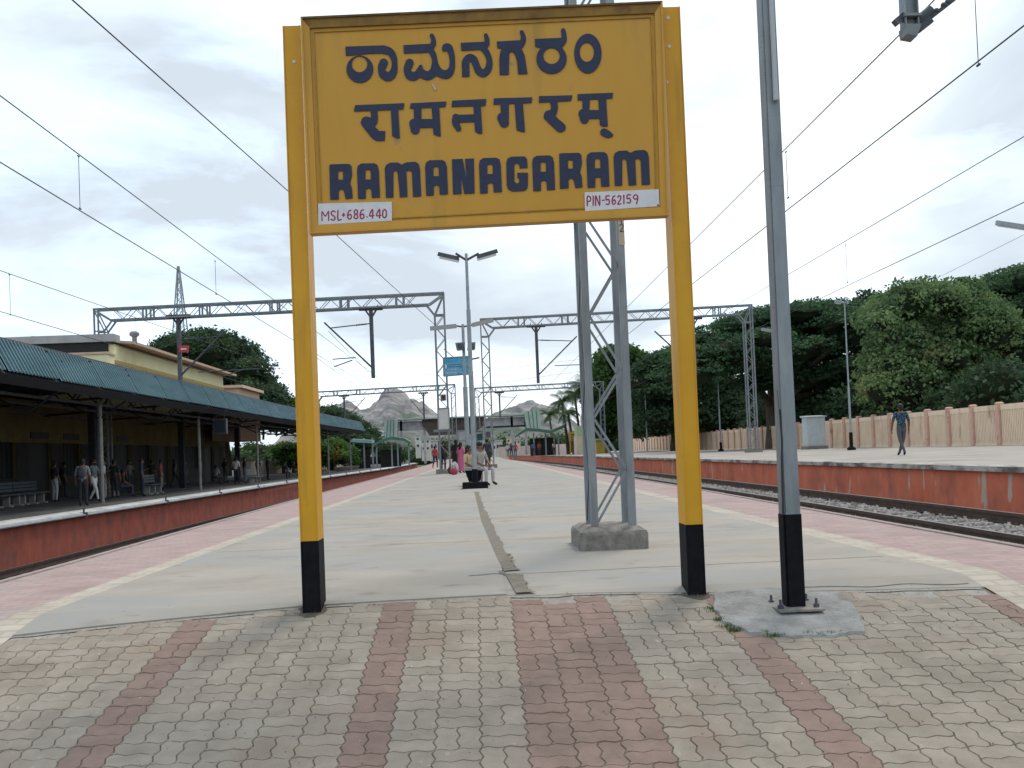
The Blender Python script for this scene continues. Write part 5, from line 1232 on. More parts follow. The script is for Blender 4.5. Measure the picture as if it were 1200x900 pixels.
def body_mesh(pose, shortsleeve=True):
    key = (pose, shortsleeve)
    if key in POSES: return POSES[key]
    J = joints(pose); names = list(J); me = bpy.data.meshes.new('body_skeleton')
    me.from_pydata([J[n] for n in names], [(names.index(a), names.index(b)) for a, b in EDG], [])
    o = bpy.data.objects.new('tmp_body', me); COL.objects.link(o)
    sk = o.modifiers.new('skin', 'SKIN'); su = o.modifiers.new('sub', 'SUBSURF'); su.levels = 1; su.render_levels = 1
    for i, n in enumerate(names):
        r = RAD[n[:2] if n[:-1] in ('sh','el','wr','ha','hp','kn','an','to') else n]; d = me.skin_vertices[0].data[i]
        d.radius = (r, r*.75) if n in ('ch', 'sp', 'p') else (r, r); d.use_root = (n == 'p')
    dg = bpy.context.evaluated_depsgraph_get(); ev = o.evaluated_get(dg); m2 = bpy.data.meshes.new_from_object(ev); bpy.data.objects.remove(o)
    bm = bmesh.new(); bm.from_mesh(m2)
    for v in bm.verts:                          # face: nose, brow and chin from the head's front
        h = Vector(J['hd']); d = v.co-h
        if d.length < .13 and d.y < -.02:
            if abs(d.x) < .03 and -.035 < d.z < .03: v.co.y -= .018
            if abs(d.x) < .05 and .03 < d.z < .06: v.co.y -= .004
    def near(c):
        best = None
        for a, b in EDG:
            A = Vector(J[a]); B = Vector(J[b]); q = B-A; t = max(0, min(1, (c-A).dot(q)/q.length_squared)); d = (c-A-q*t).length
            if best is None or d < best[0]: best = (d, a, b, t)
        return best[1:]
    for f in bm.faces:
        a, b, t = near(f.calc_center_median()); k = a[:2]
        if a in ('nk', 'hd'): mi = 0
        elif a == 'ch' and b == 'nk': mi = 0 if t > .75 else 1
        elif k in ('sp', 'ch') or a == 'p' and b == 'sp': mi = 1
        elif k == 'sh': mi = 1
        elif k == 'el': mi = 0 if shortsleeve else 1
        elif k == 'wr': mi = 0
        elif k in ('hp', 'kn') or a == 'p': mi = 2
        elif k == 'an': mi = 3
        else: mi = 1
        f.material_index = mi; f.smooth = True
    # fingers: five slim tapering digits from each palm
    for t, s in (('l', -1), ('r', 1)):
        H = Vector(J['ha'+t]); W_ = Vector(J['wr'+t]); d = (H-W_).normalized(); side_ = Vector((0, 1, 0)) if abs(d.z) > .6 else Vector((s, 0, 0)); side_ = (side_-d*side_.dot(d)).normalized()
        for k in range(5):
            off = (k-1.6)*.017; ln_ = (.055, .068, .074, .066, .05)[k]; base = H+side_*off+d*.01; dr = d
            if k == 0: base = H-side_*.03-d*.01; dr = (d-side_*.8).normalized(); ln_ = .05
            curl = d.cross(side_)*.012*-s
            ring = []
            for u, r in ((0, .0088), (.5, .0082), (1, .0055)):
                c = base+dr*ln_*u+curl*u*u; n1_ = dr.cross(side_).normalized(); n2_ = side_
                ring.append([bm.verts.new(c+n1_*math.cos(q)*r+n2_*math.sin(q)*r) for q in (0, 1.57, 3.14, 4.71)])
            for r0, r1 in zip(ring, ring[1:]):
                for q in range(4): bm.faces.new((r0[q], r0[(q+1) % 4], r1[(q+1) % 4], r1[q])).material_index = 0
            bm.faces.new(ring[-1]).material_index = 0
    bm.to_mesh(m2); bm.free(); m2.name = 'body'
    hb = MB(); h = Vector(J['hd']); hb.ell((h.x, h.y+.022, h.z+.055), .092, .10, .095, 12, 8); hb.ell((h.x, h.y+.055, h.z+.0), .07, .055, .09, 10, 6)
    hm = hb.mesh('hair', smooth=True); hl = MB(); hl.ell((h.x, h.y+.04, h.z+.03), .10, .10, .13, 12, 8); hl.ell((h.x, h.y+.10, h.z-.16), .085, .05, .20, 10, 8); hlm = hl.mesh('hair', smooth=True)
    ear = MB(); [ear.ell((h.x+s*.086, h.y, h.z-.0), .012, .022, .03, 6, 5) for s in (-1, 1)]; em = ear.mesh('ears', smooth=True)
    POSES[key] = (m2, hm, hlm, em, J); return POSES[key]
M_skin = mat('brown_skin', (.16,.08,.045), (.20,.10,.06), 5, .6); M_hair = mat('black_hair', (.008,.007,.007), (.014,.012,.012), 20, .5)
def cloth(name, c, c2=None): return mat(name, c, c2 or tuple(x*1.25 for x in c), 14, .9, .15, 30)
def person(label, loc, rz, pose, shirt, trou, shoe=(.02,.018,.016), height=1.66, short=True, long_hair=False, bag=None, extra=None, group=None, dress=None, scarf=None):
    m2, hm, hlm, em, J = body_mesh(pose, short); sc_ = height/1.68
    o = thing('person', label, 'person', loc, group); o.rotation_euler = (0, 0, rz); o.scale = (sc_,)*3
    def add(name, me, ms):
        c = bpy.data.objects.new(name, me); COL.objects.link(c); c.parent = o
        if not me.materials: [me.materials.append(M_skin) for _ in ms]
        for k, m in enumerate(ms): c.material_slots[k].link = 'OBJECT'; c.material_slots[k].material = m
        return c
    add('body', m2, [M_skin, cloth('cloth_%d_%d_%d' % tuple(int(v*1000) for v in shirt), shirt), cloth('cloth_%d_%d_%d' % tuple(int(v*1000) for v in trou), trou), cloth('leather_%d' % int(shoe[0]*1000), shoe)])
    add('hair', hlm if long_hair else hm, [M_hair]); add('ears', em, [M_skin])
    if bag:
        b = MB(); b.ell((0, .20, 1.20), .15, .10, .21, 12, 8); me = b.mesh('backpack', smooth=True); add('backpack', me, [cloth('bag_%d' % int(bag[0]*1000), bag)])
    if dress:                                   # long tunic / saree skirt following the body
        b = MB(); zs_ = [(1.36, .15, .11), (1.2, .17, .13), (1.0, .16, .13), (.85, .20, .16), (.5, .22, .19), (.12, .25, .23)] if pose != 'sit' else [(.92, .15, .11), (.7, .17, .13), (.52, .20, .16)]
        n = 14; base = 0
        for z, rx, ry in zs_:
            b.v += [(rx*math.cos(2*math.pi*i/n)*(1+.05*math.sin(i*3)), ry*math.sin(2*math.pi*i/n), z) for i in range(n)]
        for k in range(len(zs_)-1):
            for i in range(n): b.f.append((k*n+i, k*n+(i+1) % n, (k+1)*n+(i+1) % n, (k+1)*n+i)); b.m.append(0)
        me = b.mesh('dress', smooth=True); add('dress', me, [cloth('dress_%d_%d' % (int(dress[0]*1000), int(dress[1]*1000)), dress)])
    return o
def pl_l(px_, hpx, H=1.66): y = H*1080/hpx; return Vector((U(px_, 560, y=y).x, y, ZLP))
DK = (.03,.032,.04); WH = (.42,.43,.42); GR = (.20,.21,.20)
person('person in dark shirt and pale trousers near the left edge under the canopy', pl_l(64, 47), 2.6, 'stand', DK, (.34,.38,.40))
person('person in grey shirt with backpack and black trousers, back to the track', pl_l(97, 55), math.pi+.2, 'stand', (.17,.19,.18), DK, bag=(.06,.06,.07))
person('person in white trousers striding, right of the backpack wearer', pl_l(110, 50), 1.3, 'walk', (.10,.11,.12), (.55,.55,.53))
person('person in white shirt and grey trousers, third in the group under the canopy', pl_l(121, 47), 2.2, 'talk', (.42,.42,.40), (.22,.21,.20))
person('person in black beside the foot of the first canopy post', pl_l(134, 45), 2.9, 'stand', (.025,.025,.03), (.03,.03,.035))
person('person seated low in dark clothes beside the pillar under the canopy', pl_l(143, 44)+Vector((0, 0, 0)), 1.9, 'sit', (.05,.045,.04), (.06,.065,.10))
person('person in navy shirt leaning and looking down the track', pl_l(166, 44), 2.0, 'talk', (.035,.05,.09), (.04,.045,.06))
person('person in red shirt and beige trousers under the canopy', pl_l(189, 35), 1.7, 'stand', (.36,.07,.06), (.30,.21,.16))
person('person in dark clothes standing right of the red shirt', pl_l(218, 30), 1.4, 'stand', (.05,.055,.07), (.10,.11,.13))
person('person in white shirt, one of a pair near the right end of the dark platform', pl_l(277, 32), 2.9, 'talk', (.50,.50,.49), (.035,.035,.04))
person('person in black with grey trousers, other of the pair', pl_l(287, 31), 2.2, 'stand', (.04,.04,.05), (.16,.16,.18))
person('person in pale shirt seated on the far bench', pl_l(253, 31)+Vector((0, 0, 0)), 2.6, 'sit', (.30,.31,.30), (.06,.06,.07))
person('person in dark shirt near the far canopy posts', pl_l(303, 26), 2.6, 'stand', (.06,.06,.07), (.07,.07,.09))
person('person in black seated in front of the bright gap beyond the canopy', pl_l(333, 27), 2.6, 'sit', (.02,.02,.022), (.02,.02,.022))
person('person in black crouched beside the other, before the bright gap', pl_l(344, 26), 2.2, 'sit', (.02,.02,.022), (.025,.02,.022))
person('person in blue shirt beyond the station, at the small green shelter', pl_l(427, 15), 2.6, 'stand', (.08,.12,.2), (.06,.06,.07))
for i, (px_, h_, rz_, ps_, c1_, c2_, lb_) in enumerate(((76, 41, 2.0, 'stand', DK, DK, 'person in black at the back wall, right of the pale-trousered figure'), (152, 38, 1.2, 'talk', (.10,.09,.08), DK, 'person in dark shirt against the wall behind the seated figure'), (178, 34, 2.9, 'stand', (.03,.04,.03), (.05,.05,.05), 'person in dark green between the navy and red shirts'), (205, 33, 2.3, 'walk', (.09,.09,.10), DK, 'person in dark grey walking just right of the red shirt'), (236, 31, 2.0, 'stand', (.16,.15,.14), DK, 'person in faded shirt under the black display board'), (264, 29, 2.6, 'talk', DK, (.05,.05,.06), 'person in black left of the white-shirted pair'), (314, 27, 2.2, 'stand', DK, DK, 'person in black beside the last canopy post before the yellow post'))):
    person(lb_, pl_l(px_, h_), rz_, ps_, c1_, c2_)
# man on the right platform, walking away
y = 28.2
mn = person('person in dark blue dotted shirt and grey trousers walking away on the right platform', Vector((U(1058, 537, y=y).x, y, ZRP-.012)), math.pi-.1, 'cross', (.018,.03,.048), (.075,.075,.085), height=1.62, short=True)
# people on the island platform
def isl(px_, y): return Vector((U(px_, 540, y=y).x, y, 0))
person('person in red shirt walking at the left edge of the island platform', isl(510, 62), 2.8, 'walk', (.35,.04,.05), (.03,.03,.035), height=1.5)
person('person in black standing behind the left portal column', isl(519.5, 47), 2.6, 'stand', (.02,.02,.022), (.02,.02,.025))
person('person in black dress with long black hair left of the bench', isl(535, 44), math.pi, 'stand', (.02,.02,.022), (.02,.02,.022), dress=(.02,.018,.02), long_hair=True, height=1.6)
person('person in pink top with long hair beside the one in black', isl(540.5, 43), 2.5, 'stand', (.45,.12,.22), (.03,.03,.05), long_hair=True, height=1.45, dress=(.40,.10,.18))
person('person in cream dress seated at the left end of the round-based bench', Vector((U(548.5, 545, y=26).x, 26.0, .0)), .9, 'sit', (.44,.34,.19), (.42,.30,.25), long_hair=True, height=1.55)
person('person with black hair and grey trousers seated on the right end of the bench', Vector((U(561.5, 545, y=25.6).x, 25.5, .0)), .75, 'sit', (.28,.26,.22), (.36,.33,.35), height=1.66)
person('person in dark clothes standing behind the right portal column', isl(571.5, 49), 2.9, 'stand', (.03,.035,.045), (.03,.03,.035))
dm = MATS['cloth_18_30_48'].copy(); dm.name = 'dotted_shirt_cloth'; t = dm.node_tree; p_ = t.nodes['Principled BSDF']; src = p_.inputs['Base Color'].links[0].from_socket
vo = t.nodes.new('ShaderNodeTexVoronoi'); vo.inputs['Scale'].default_value = 22; tcn = t.nodes.new('ShaderNodeTexCoord'); t.links.new(tcn.outputs['Object'], vo.inputs['Vector'])
lt_ = t.nodes.new('ShaderNodeMath'); lt_.operation = 'LESS_THAN'; lt_.inputs[1].default_value = .28; t.links.new(vo.outputs['Distance'], lt_.inputs[0])
mx = t.nodes.new('ShaderNodeMix'); mx.data_type = 'RGBA'; mx.inputs['B'].default_value = (.09, .30, .36, 1); t.links.new(lt_.outputs[0], mx.inputs['Factor']); t.links.new(src, mx.inputs['A']); t.links.new(mx.outputs['Result'], p_.inputs['Base Color'])
mn.children[0].material_slots[1].material = dm
# bags
def bag(label, p, c, w=.3, h=.4, name='bag'):
    o = thing(name, label, 'bag', p); mb = MB(); mb.ell((p.x, p.y, p.z+h*.45), w*.5, w*.33, h*.48, 10, 8); mb.build('body', cloth('bagcloth_%d' % int(c[0]*1000), c), o, smooth=True)
    mb = MB(); mb.tube([(p.x-w*.25, p.y, p.z+h*.85), (p.x-w*.12, p.y, p.z+h*1.15), (p.x+w*.12, p.y, p.z+h*1.15), (p.x+w*.25, p.y, p.z+h*.85)], .012, 6); mb.build('handle', M_dark, o)
bag('red and white bag on the ground left of the bench', isl(531.5, 40), (.30,.05,.08), .34, .34); bag('white bag resting behind the red one', isl(532.5, 40.5), (.40,.38,.37), .34, .62); bag('small dark pack at the feet of the person in pink', isl(528.5, 41.5), (.08,.03,.04), .35, .4)
# bench round the foot of the lamp pole: grey slab on a black flared pedestal
bq = isl(555, 25.6); ob = thing('stone_bench', 'grey slab bench on black flared supports behind the lamp pole', 'bench', bq)
mb = MB(); mb.box(bq.x-.27, bq.x+.27, 25.2, 25.95, .44, .52); mb.build('slab', mat('bench_slab', (.22,.22,.21), (.30,.30,.29), 5), ob)
mb = MB(); mb.hull8([(bq.x-.11, 25.4, 0), (bq.x+.11, 25.4, 0), (bq.x+.11, 25.8, 0), (bq.x-.11, 25.8, 0), (bq.x-.25, 25.25, .44), (bq.x+.25, 25.25, .44), (bq.x+.25, 25.9, .44), (bq.x-.25, 25.9, .44)]); mb.build('support', M_black, ob)
# ------------------------------------------------------------------ footbridge, shelters and far buildings
M_gsheet = mat('green_roof_sheet', (.06,.14,.10), (.10,.19,.14), 1.2, .6)
M_gmesh = mat('hazed_green_screen', (.27,.36,.31), (.36,.44,.39), .8, .7)  # paled and greyed: distance haze put into the colour
M_rustd = mat('brown_bridge_steel', (.055,.045,.04), (.09,.075,.065), .8, .7)
M_bluegrey = mat('hazed_bridge_grey', (.30,.305,.32), (.44,.445,.46), .9, .7)  # screens lightened, distance haze mixed into their grey
yF = 160
fob = thing('footbridge', 'far covered footbridge with green roof and pale green stair towers crossing all the platforms', 'footbridge', (0, yF, 0))
def X(px_, y): return U(px_, 500, y=y).x
def Zp(px_, py_, y): return U(px_, py_, y=y).z
mb = MB(); mb.hull8([(X(462,yF), yF-1.5, Zp(500,491.5,yF)), (X(638,yF), yF-1.5, Zp(560,489,yF)), (X(638,yF), yF+2, Zp(560,489,yF)), (X(462,yF), yF+2, Zp(500,491.5,yF)), (X(462,yF), yF-1.5, Zp(500,490,yF)), (X(638,yF), yF-1.5, Zp(560,487.5,yF)), (X(638,yF), yF+2, Zp(560,487.5,yF)), (X(462,yF), yF+2, Zp(500,490,yF))]); mb.build('roof', M_gmesh, fob)
zt_, zb_ = Zp(520,490,yF), Zp(520,507,yF)
for a, b, m in ((465, 495, M_bluegrey), (569, 618, M_bluegrey)):
    mb = MB(); mb.box(X(a,yF), X(b,yF), yF, yF+1.5, zb_+.6, zt_-.3); mb.build('side_screen', m, fob)
mb = MB(); mb.hull8([(X(495,yF), yF-.5, zt_-.2-1.0), (X(565,yF), yF-.5, zt_-1.2), (X(565,yF), yF+1, zt_-1.2), (X(495,yF), yF+1, zt_-1.2), (X(495,yF), yF-.5, zt_), (X(569,yF), yF-.5, zt_), (X(569,yF), yF+1, zt_), (X(495,yF), yF+1, zt_)]); 
mb.hull8([(X(503,yF), yF-.5, zb_-.4), (X(556,yF), yF-.5, zb_-.4), (X(556,yF), yF+1, zb_-.4), (X(503,yF), yF+1, zb_-.4), (X(496,yF), yF-.5, zt_-1.2), (X(568,yF), yF-.5, zt_-1.2), (X(568,yF), yF+1, zt_-1.2), (X(496,yF), yF+1, zt_-1.2)]); mb.build('central_stair_underside', M_rustd, fob)
for (q, lab) in ((((451,493),(465,491),(465,515),(449,515)), 0), (((614,482),(633,480.5),(634,503),(618,504)), 0)):
    mb = MB(); P = [U(*p, y=yF-3) for p in q]; mb.hull8([P[3], P[2], P[1], P[0]]+[p+Vector((0, 3, 0)) for p in (P[3], P[2], P[1], P[0])]); t_ = mb.build('stair_tower', M_gmesh, fob)
    mb = MB()
    for k in range(1, 4): a = P[3]+(P[2]-P[3])*k/4; b = P[0]+(P[1]-P[0])*k/4; mb.beam(a+Vector((0,-.05,0)), b+Vector((0,-.05,0)), .12, .08)
    mb.build('mullion', M_gsheet, t_)
mb = MB()
for px_ in (470, 497, 566, 600, 616): mb.box(X(px_,yF)-.2, X(px_,yF)+.2, yF, yF+.4, -.5, zt_)
mb.build('column', M_bluegrey, fob)
# long dark line of deck further right
mb = MB(); mb.box(X(570,yF), X(616,yF), yF-.05, yF, Zp(590,500,yF)-.15, Zp(590,500,yF)+.15); mb.build('deck_edge', M_dark, fob)
def shelter(label, pts, y, zg, posts, th=2.5, facia=M_gsheet, inner=None):
    o = thing('platform_shelter', label, 'shelter', (U(*pts[0], y=y).x, y, zg)); P = [U(*p, y=y) for p in pts]; mb = MB()
    for a, b in zip(P, P[1:]): mb.hull8([a, b, b+Vector((0, th, .1)), a+Vector((0, th, .1)), a+Vector((0, 0, .38)), b+Vector((0, 0, .38)), b+Vector((0, th, .43)), a+Vector((0, th, .43))])
    mb.build('roof', facia, o)
    for px_ in posts:
        p = U(px_, pts[0][1], y=y); mb = MB(); mb.box(p.x-.09, p.x+.09, y+1, y+1.2, zg, min(p.z, P[0].z)+.5); mb.build('post', M_lamp, o)
    if inner: a, b = U(inner[0], 540, y=y+th), U(inner[1], 540, y=y+th); mb = MB(); mb.box(a.x, b.x, y+th, y+th+.2, zg, zg+2.2); mb.build('back_wall', M_shade_dado, o)
    return o
shelter('pale blue-green shelter on the far left platform, before the green roofed one', [(411,518), (436,519.5)], 112, ZLP, (413, 425, 435), inner=(414,434), facia=mat('pale_teal_roof', (.20,.32,.30), (.27,.38,.36), 2))
shelter('curved green roofed shelter on the far left platform', [(437,524), (447,518), (460,515), (474,517), (481,521)], 118, ZLP, (440, 458, 465, 478), inner=(446,470))
shelter('green butterfly roofed shelter on the far right platform', [(606,512), (617,505), (632,506), (645,508), (660,502), (664,499)], 115, ZRP, (626, 640, 650, 655), inner=(622,652))
# stall and people blobs inside shelter read as separate small things
M_ppl = [cloth('c1', (.3,.05,.05)), cloth('c2', (.05,.05,.07)), cloth('c3', (.4,.38,.35)), cloth('c4', (.1,.15,.25))]
cols = [((.30,.06,.06),(.05,.05,.06)), ((.05,.05,.07),(.03,.03,.035)), ((.42,.40,.38),(.07,.07,.09)), ((.09,.14,.22),(.04,.04,.05))]
words = ['in a red top', 'in black', 'in a pale shirt', 'in a blue shirt']
for i, (px_, k) in enumerate(((594, 2), (598, 1), (603, 0), (624, 3), (631, 0), (648, 2))):
    y = 110+i*.8; p = Vector((X(px_, y), y, ZRP)); place_ = ('far down the right platform before the green shelter' if px_ < 610 else 'inside the far green shelter on the right')
    person('tiny person %s %s%s' % (words[k], place_, {594:'',598:'',603:'',624:'',631:'',648:', right end'}[px_]), p, 2.8+i*.2, 'stand', *cols[k], group='people waiting far down the right platform')
# far yellow station sign, cream gate pier and house, white buildings
q = [(666.5,507), (674,505), (674.5,516), (667,517.5)]
o, bd = board_on('small yellow name board far down the right platform', 'sign_board', 'sign', q, 108, M_yel)
mb = MB(); [mb.box(X(p_,108)-.06, X(p_,108)+.06, 108.05, 108.15, ZRP, Zp(670,507,108)) for p_ in (667.5, 674)]; mb.build('post', M_yel, o)
mb = MB(); a_, b2_ = U(668.5, 509.5, y=107.98), U(673, 509, y=107.98); [mb.beam(a_-Vector((0,0,.3*k)), b2_-Vector((0,0,.3*k)), .1, .12) for k in range(3)]; mb.build('lettering', M_navy, bd)['kind'] = 'stuff'
cr_h = thing('gate_house', 'cream painted gate pier house with pale green top near the palms', 'building', (X(681, 100), 100, ZRP))
mb = MB(); mb.box(X(675,100), X(687,100), 100, 103, ZRP, Zp(681,511,100)); mb.build('wall', mat('cream_wall', (.50,.42,.30), (.58,.50,.38), 1.5), cr_h)
mb = MB(); mb.box(X(676,100), X(687,100), 100.1, 103, Zp(681,511,100), Zp(681,499,100)); mb.build('upper_wall', mat('pale_green_wall', (.30,.40,.24), (.36,.46,.30), 1.5), cr_h)
yh = thing('signal_hut', 'small yellow hut behind the steel mast by the fence', 'hut', (X(702, 104), 104, ZRP)); mb = MB(); mb.box(X(698,104), X(708,104), 104, 106, ZRP, Zp(702,516,104)); mb.build('wall', mat('hut_yellow', (.45,.33,.05), (.52,.40,.08), 2), yh)
mb = MB(); mb.box(X(697,104), X(709,104), 103.7, 106.3, Zp(702,516,104), Zp(702,516,104)+.2); mb.build('roof', M_slab, yh)
pkh = thing('house', 'pale pink gabled house end showing between the mast and the palms', 'building', (X(694, 112), 112, ZRP)); mb = MB(); zz_ = Zp(693,466,125); mb.prism([(X(685,125), 0), (X(706,125), 0), (X(706,125), zz_-4), (X(692,125), zz_), (X(685,125), zz_-2.5)], 125, 130); mb.build('wall', mat('pale_pink_wall', (.50,.38,.33), (.58,.46,.41), 1), pkh)
rr = random.Random(11)
M_win = mat('far_window', (.05,.06,.08), None)
def house(label, x0, x1, ytop, ybot, y, c, nwin=2, rows=1, roof=None, flat=True):
    a, b = X(x0, y), X(x1, y); zt = Zp((x0+x1)/2, ytop, y); zb = max(Zp((x0+x1)/2, ybot, y), -1.7); o = thing('house', label, 'house', ((a+b)/2, y, zb), 'town houses below the hills')
    mb = MB(); mb.box(a, b, y, y+(b-a)*.8, zb-2, zt); mb.build('wall', mat('wall_%d_%d_%d' % tuple(int(v*100) for v in c), c, tuple(v*1.15 for v in c), .5), o)
    mb = MB(); mb.box(a-.2, b+.2, y-.2, y+(b-a)*.8+.2, zt, zt+.35); mb.build('roof', roof or M_slab, o)
    for r in range(rows):
        for k in range(nwin):
            xx = a+(b-a)*(k+.5)/nwin; ww = (b-a)/nwin*.22; z1 = zt-(zt-zb)*(r+.28)/rows; mb = MB(); mb.box(xx-ww, xx+ww, y-.06, y, z1-(zt-zb)/rows*.3, z1); mb.build('window', M_win, o)
    return o
house('white block house just beyond the end of the station canopy', 424, 448, 503, 516, 190, (.50,.49,.50), 2)
house('long low pale roofed house behind the left shelters', 402, 446, 514.5, 523, 175, (.42,.42,.40), 4, roof=mat('pale_roof', (.42,.42,.40), (.5,.5,.48), 1))
house('white town house between the left shelter and the bridge stair', 486, 492, 511, 527, 216, (.55,.54,.52), 1, 2)
house('cream town house left of the portal column', 493, 503, 514, 530, 213, (.50,.46,.40), 2, 2)
house('grey town house just left of the white board', 503, 512, 517, 531, 223, (.40,.40,.40), 2, 1)
house('pale house right of the right portal column', 580, 588, 517, 531, 226, (.48,.45,.42), 2, 1)
house('cream stepped house at the foot of the hill', 593, 602, 513, 530, 216, (.55,.47,.36), 2, 2)
house('tall cream house beside the green shelter', 601, 609, 515, 529, 210, (.52,.42,.33), 2, 2)
house('white house half hidden by trees below the right hill', 575, 581, 519, 531, 233, (.55,.55,.56), 1, 1)
house('brown roofed low house left of the right shelter', 584, 598, 523, 531, 200, (.35,.28,.24), 3, 1, roof=M_rustd)
fw = thing('compound_wall', 'low pale pink compound wall behind the far right platform', 'wall', (X(600, 180), 180, 0)); mb = MB(); mb.hull8([(X(584,190), 190, -1), (X(664,130), 130, -1), (X(664,130), 130.3, -1), (X(584,190), 190.3, -1), (X(584,190), 190, Zp(584,524,190)), (X(664,130), 130, Zp(664,520,130)), (X(664,130), 130.3, Zp(664,520,130)), (X(584,190), 190.3, Zp(584,524,190))]); mb.build('panel', mat('pale_pink_wall', (.5,.38,.33)), fw)
lw = thing('compound_wall', 'low pale wall beyond the canopy at the back of the left platform', 'wall', (X(380, 105), 105, -.4)); mb = MB(); mb.hull8([(-24, 92, -.5), (X(412,120), 120, -.5), (X(412,120), 120.3, -.5), (-24, 92.3, -.5), (-24, 92, 1.0), (X(412,120), 120, 1.0), (X(412,120), 120.3, 1.0), (-24, 92.3, 1.0)]); mb.build('panel', mat('pale_wall', (.45,.40,.34), (.52,.47,.41), 1), lw)
# planters / rocks at the far end of the left platform
for i, px_ in enumerate((398, 405, 412)):
    y = 96+i*4; p = Vector((X(px_, y), y, ZLP)); o = thing('planter', ['round grey planter nearest the canopy end', 'middle grey planter of three beyond the canopy', 'furthest grey planter of three beyond the canopy'][i], 'planter', p)
    mb = MB(); mb.tube([(p.x, p.y, p.z), (p.x, p.y, p.z+.45)], [.55, .75], 10); mb.build('bowl', M_block, o)

# ------------------------------------------------------------------ lattice telecom tower
T0, T1 = U(200, 400, y=190), U(209, 312, y=190); tw_ = thing('lattice_tower', 'tall slender lattice tower behind the upper yellow building', 'tower', (T1.x, 190, 0))
w0 = 6.6; w1_ = .25; hz = T1.z
for sx in (-1, 1):
    for sy in (-1, 1): mb = MB(); mb.beam((T1.x+sx*w0/2, 190+sy*w0/2, 0), (T1.x+sx*w1_/2, 190+sy*w1_/2, hz), .22, .22); mb.build('leg', M_lamp, tw_)
lb = MB(); n = 20
for k in range(n):
    t0, t1 = k/n, (k+1)/n; a = w0+(w1_-w0)*t0; b = w0+(w1_-w0)*t1
    for s in (-1, 1): lb.beam((T1.x-a/2*s, 190-a/2, hz*t0), (T1.x+b/2*s, 190-b/2, hz*t1), .10, .10); lb.beam((T1.x-a/2*s, 190+a/2, hz*t0), (T1.x+b/2*s, 190+b/2, hz*t1), .10, .10)
    lb.beam((T1.x-a/2, 190-a/2, hz*t0), (T1.x+a/2, 190-a/2, hz*t0), .10, .10)
lb.build('bracing', M_lamp, tw_)

# ------------------------------------------------------------------ trees
def leafmat(name, c1, c2, c3=None): return mat(name, c1, c2, .45, .8, detail=5, lo=.38, hi=.62, rnd=.28, third=c3, tscale=.25, tlo=.55, thi=.7, kind='World', spec=.10, trans=.3)
M_rain = leafmat('rain_tree_leaf', (.038,.084,.044), (.080,.150,.070))
M_mango = leafmat('mango_leaf', (.085,.150,.065), (.175,.26,.11), (.34,.31,.13))
M_dkleaf = leafmat('dark_leaf', (.032,.064,.034), (.066,.112,.054))
M_mid = leafmat('mid_green_leaf', (.035,.08,.022), (.07,.14,.035))
M_yg = leafmat('shrub_leaf', (.06,.13,.03), (.12,.22,.05))
M_bark = mat('bark', (.07,.055,.04), (.13,.105,.08), 3, .95, .5, 8, (1, 1, .25))
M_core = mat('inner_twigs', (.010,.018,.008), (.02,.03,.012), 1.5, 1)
def leaves(blobs, n, size, up=.3, flat=1.0, seed=0, droop=0, clump=0, shell=(.72, 1.08)):
    rs = np.random.RandomState(seed); B = np.array(blobs, float); wt = (B[:, 3]*B[:, 5]+B[:, 3]*B[:, 4]); wt /= wt.sum()
    if clump:
        k = n//clump; idx = rs.choice(len(B), k, p=wt); d = rs.normal(size=(k, 3)); d[:, 2] = np.where(rs.rand(k) < .78, np.abs(d[:, 2]), d[:, 2]); d /= np.linalg.norm(d, axis=1)[:, None]
        r = rs.uniform(*shell, (k, 1)); C0 = B[idx, :3]+d*r*B[idx, 3:6]; C0 = np.repeat(C0, clump, 0); D = np.repeat(d, clump, 0); k = len(C0)
        C0 = C0+rs.normal(size=(k, 3))*size*np.array([1.6, 1.6, .7*flat])
    else:
        k = n; idx = rs.choice(len(B), k, p=wt); D = rs.normal(size=(k, 3)); D[:, 2] = np.where(rs.rand(k) < .75, np.abs(D[:, 2]), D[:, 2]); D /= np.linalg.norm(D, axis=1)[:, None]; C0 = B[idx, :3]+D*rs.uniform(*shell, (k, 1))*B[idx, 3:6]
    nrm = D*.5+rs.normal(size=(k, 3))*.55+np.array([0, 0, up]); nrm /= np.linalg.norm(nrm, axis=1)[:, None]
    t = rs.normal(size=(k, 3)); t -= nrm*(t*nrm).sum(1)[:, None]; t /= np.linalg.norm(t, axis=1)[:, None]; b = np.cross(nrm, t)
    s = size*rs.uniform(.55, 1.25, (k, 1)); t = t*s; b = b*s*.55
    V = np.stack([C0-t, C0-b, C0+t, C0+b], 1).reshape(-1, 3); return V, np.arange(k*4).reshape(-1, 4)
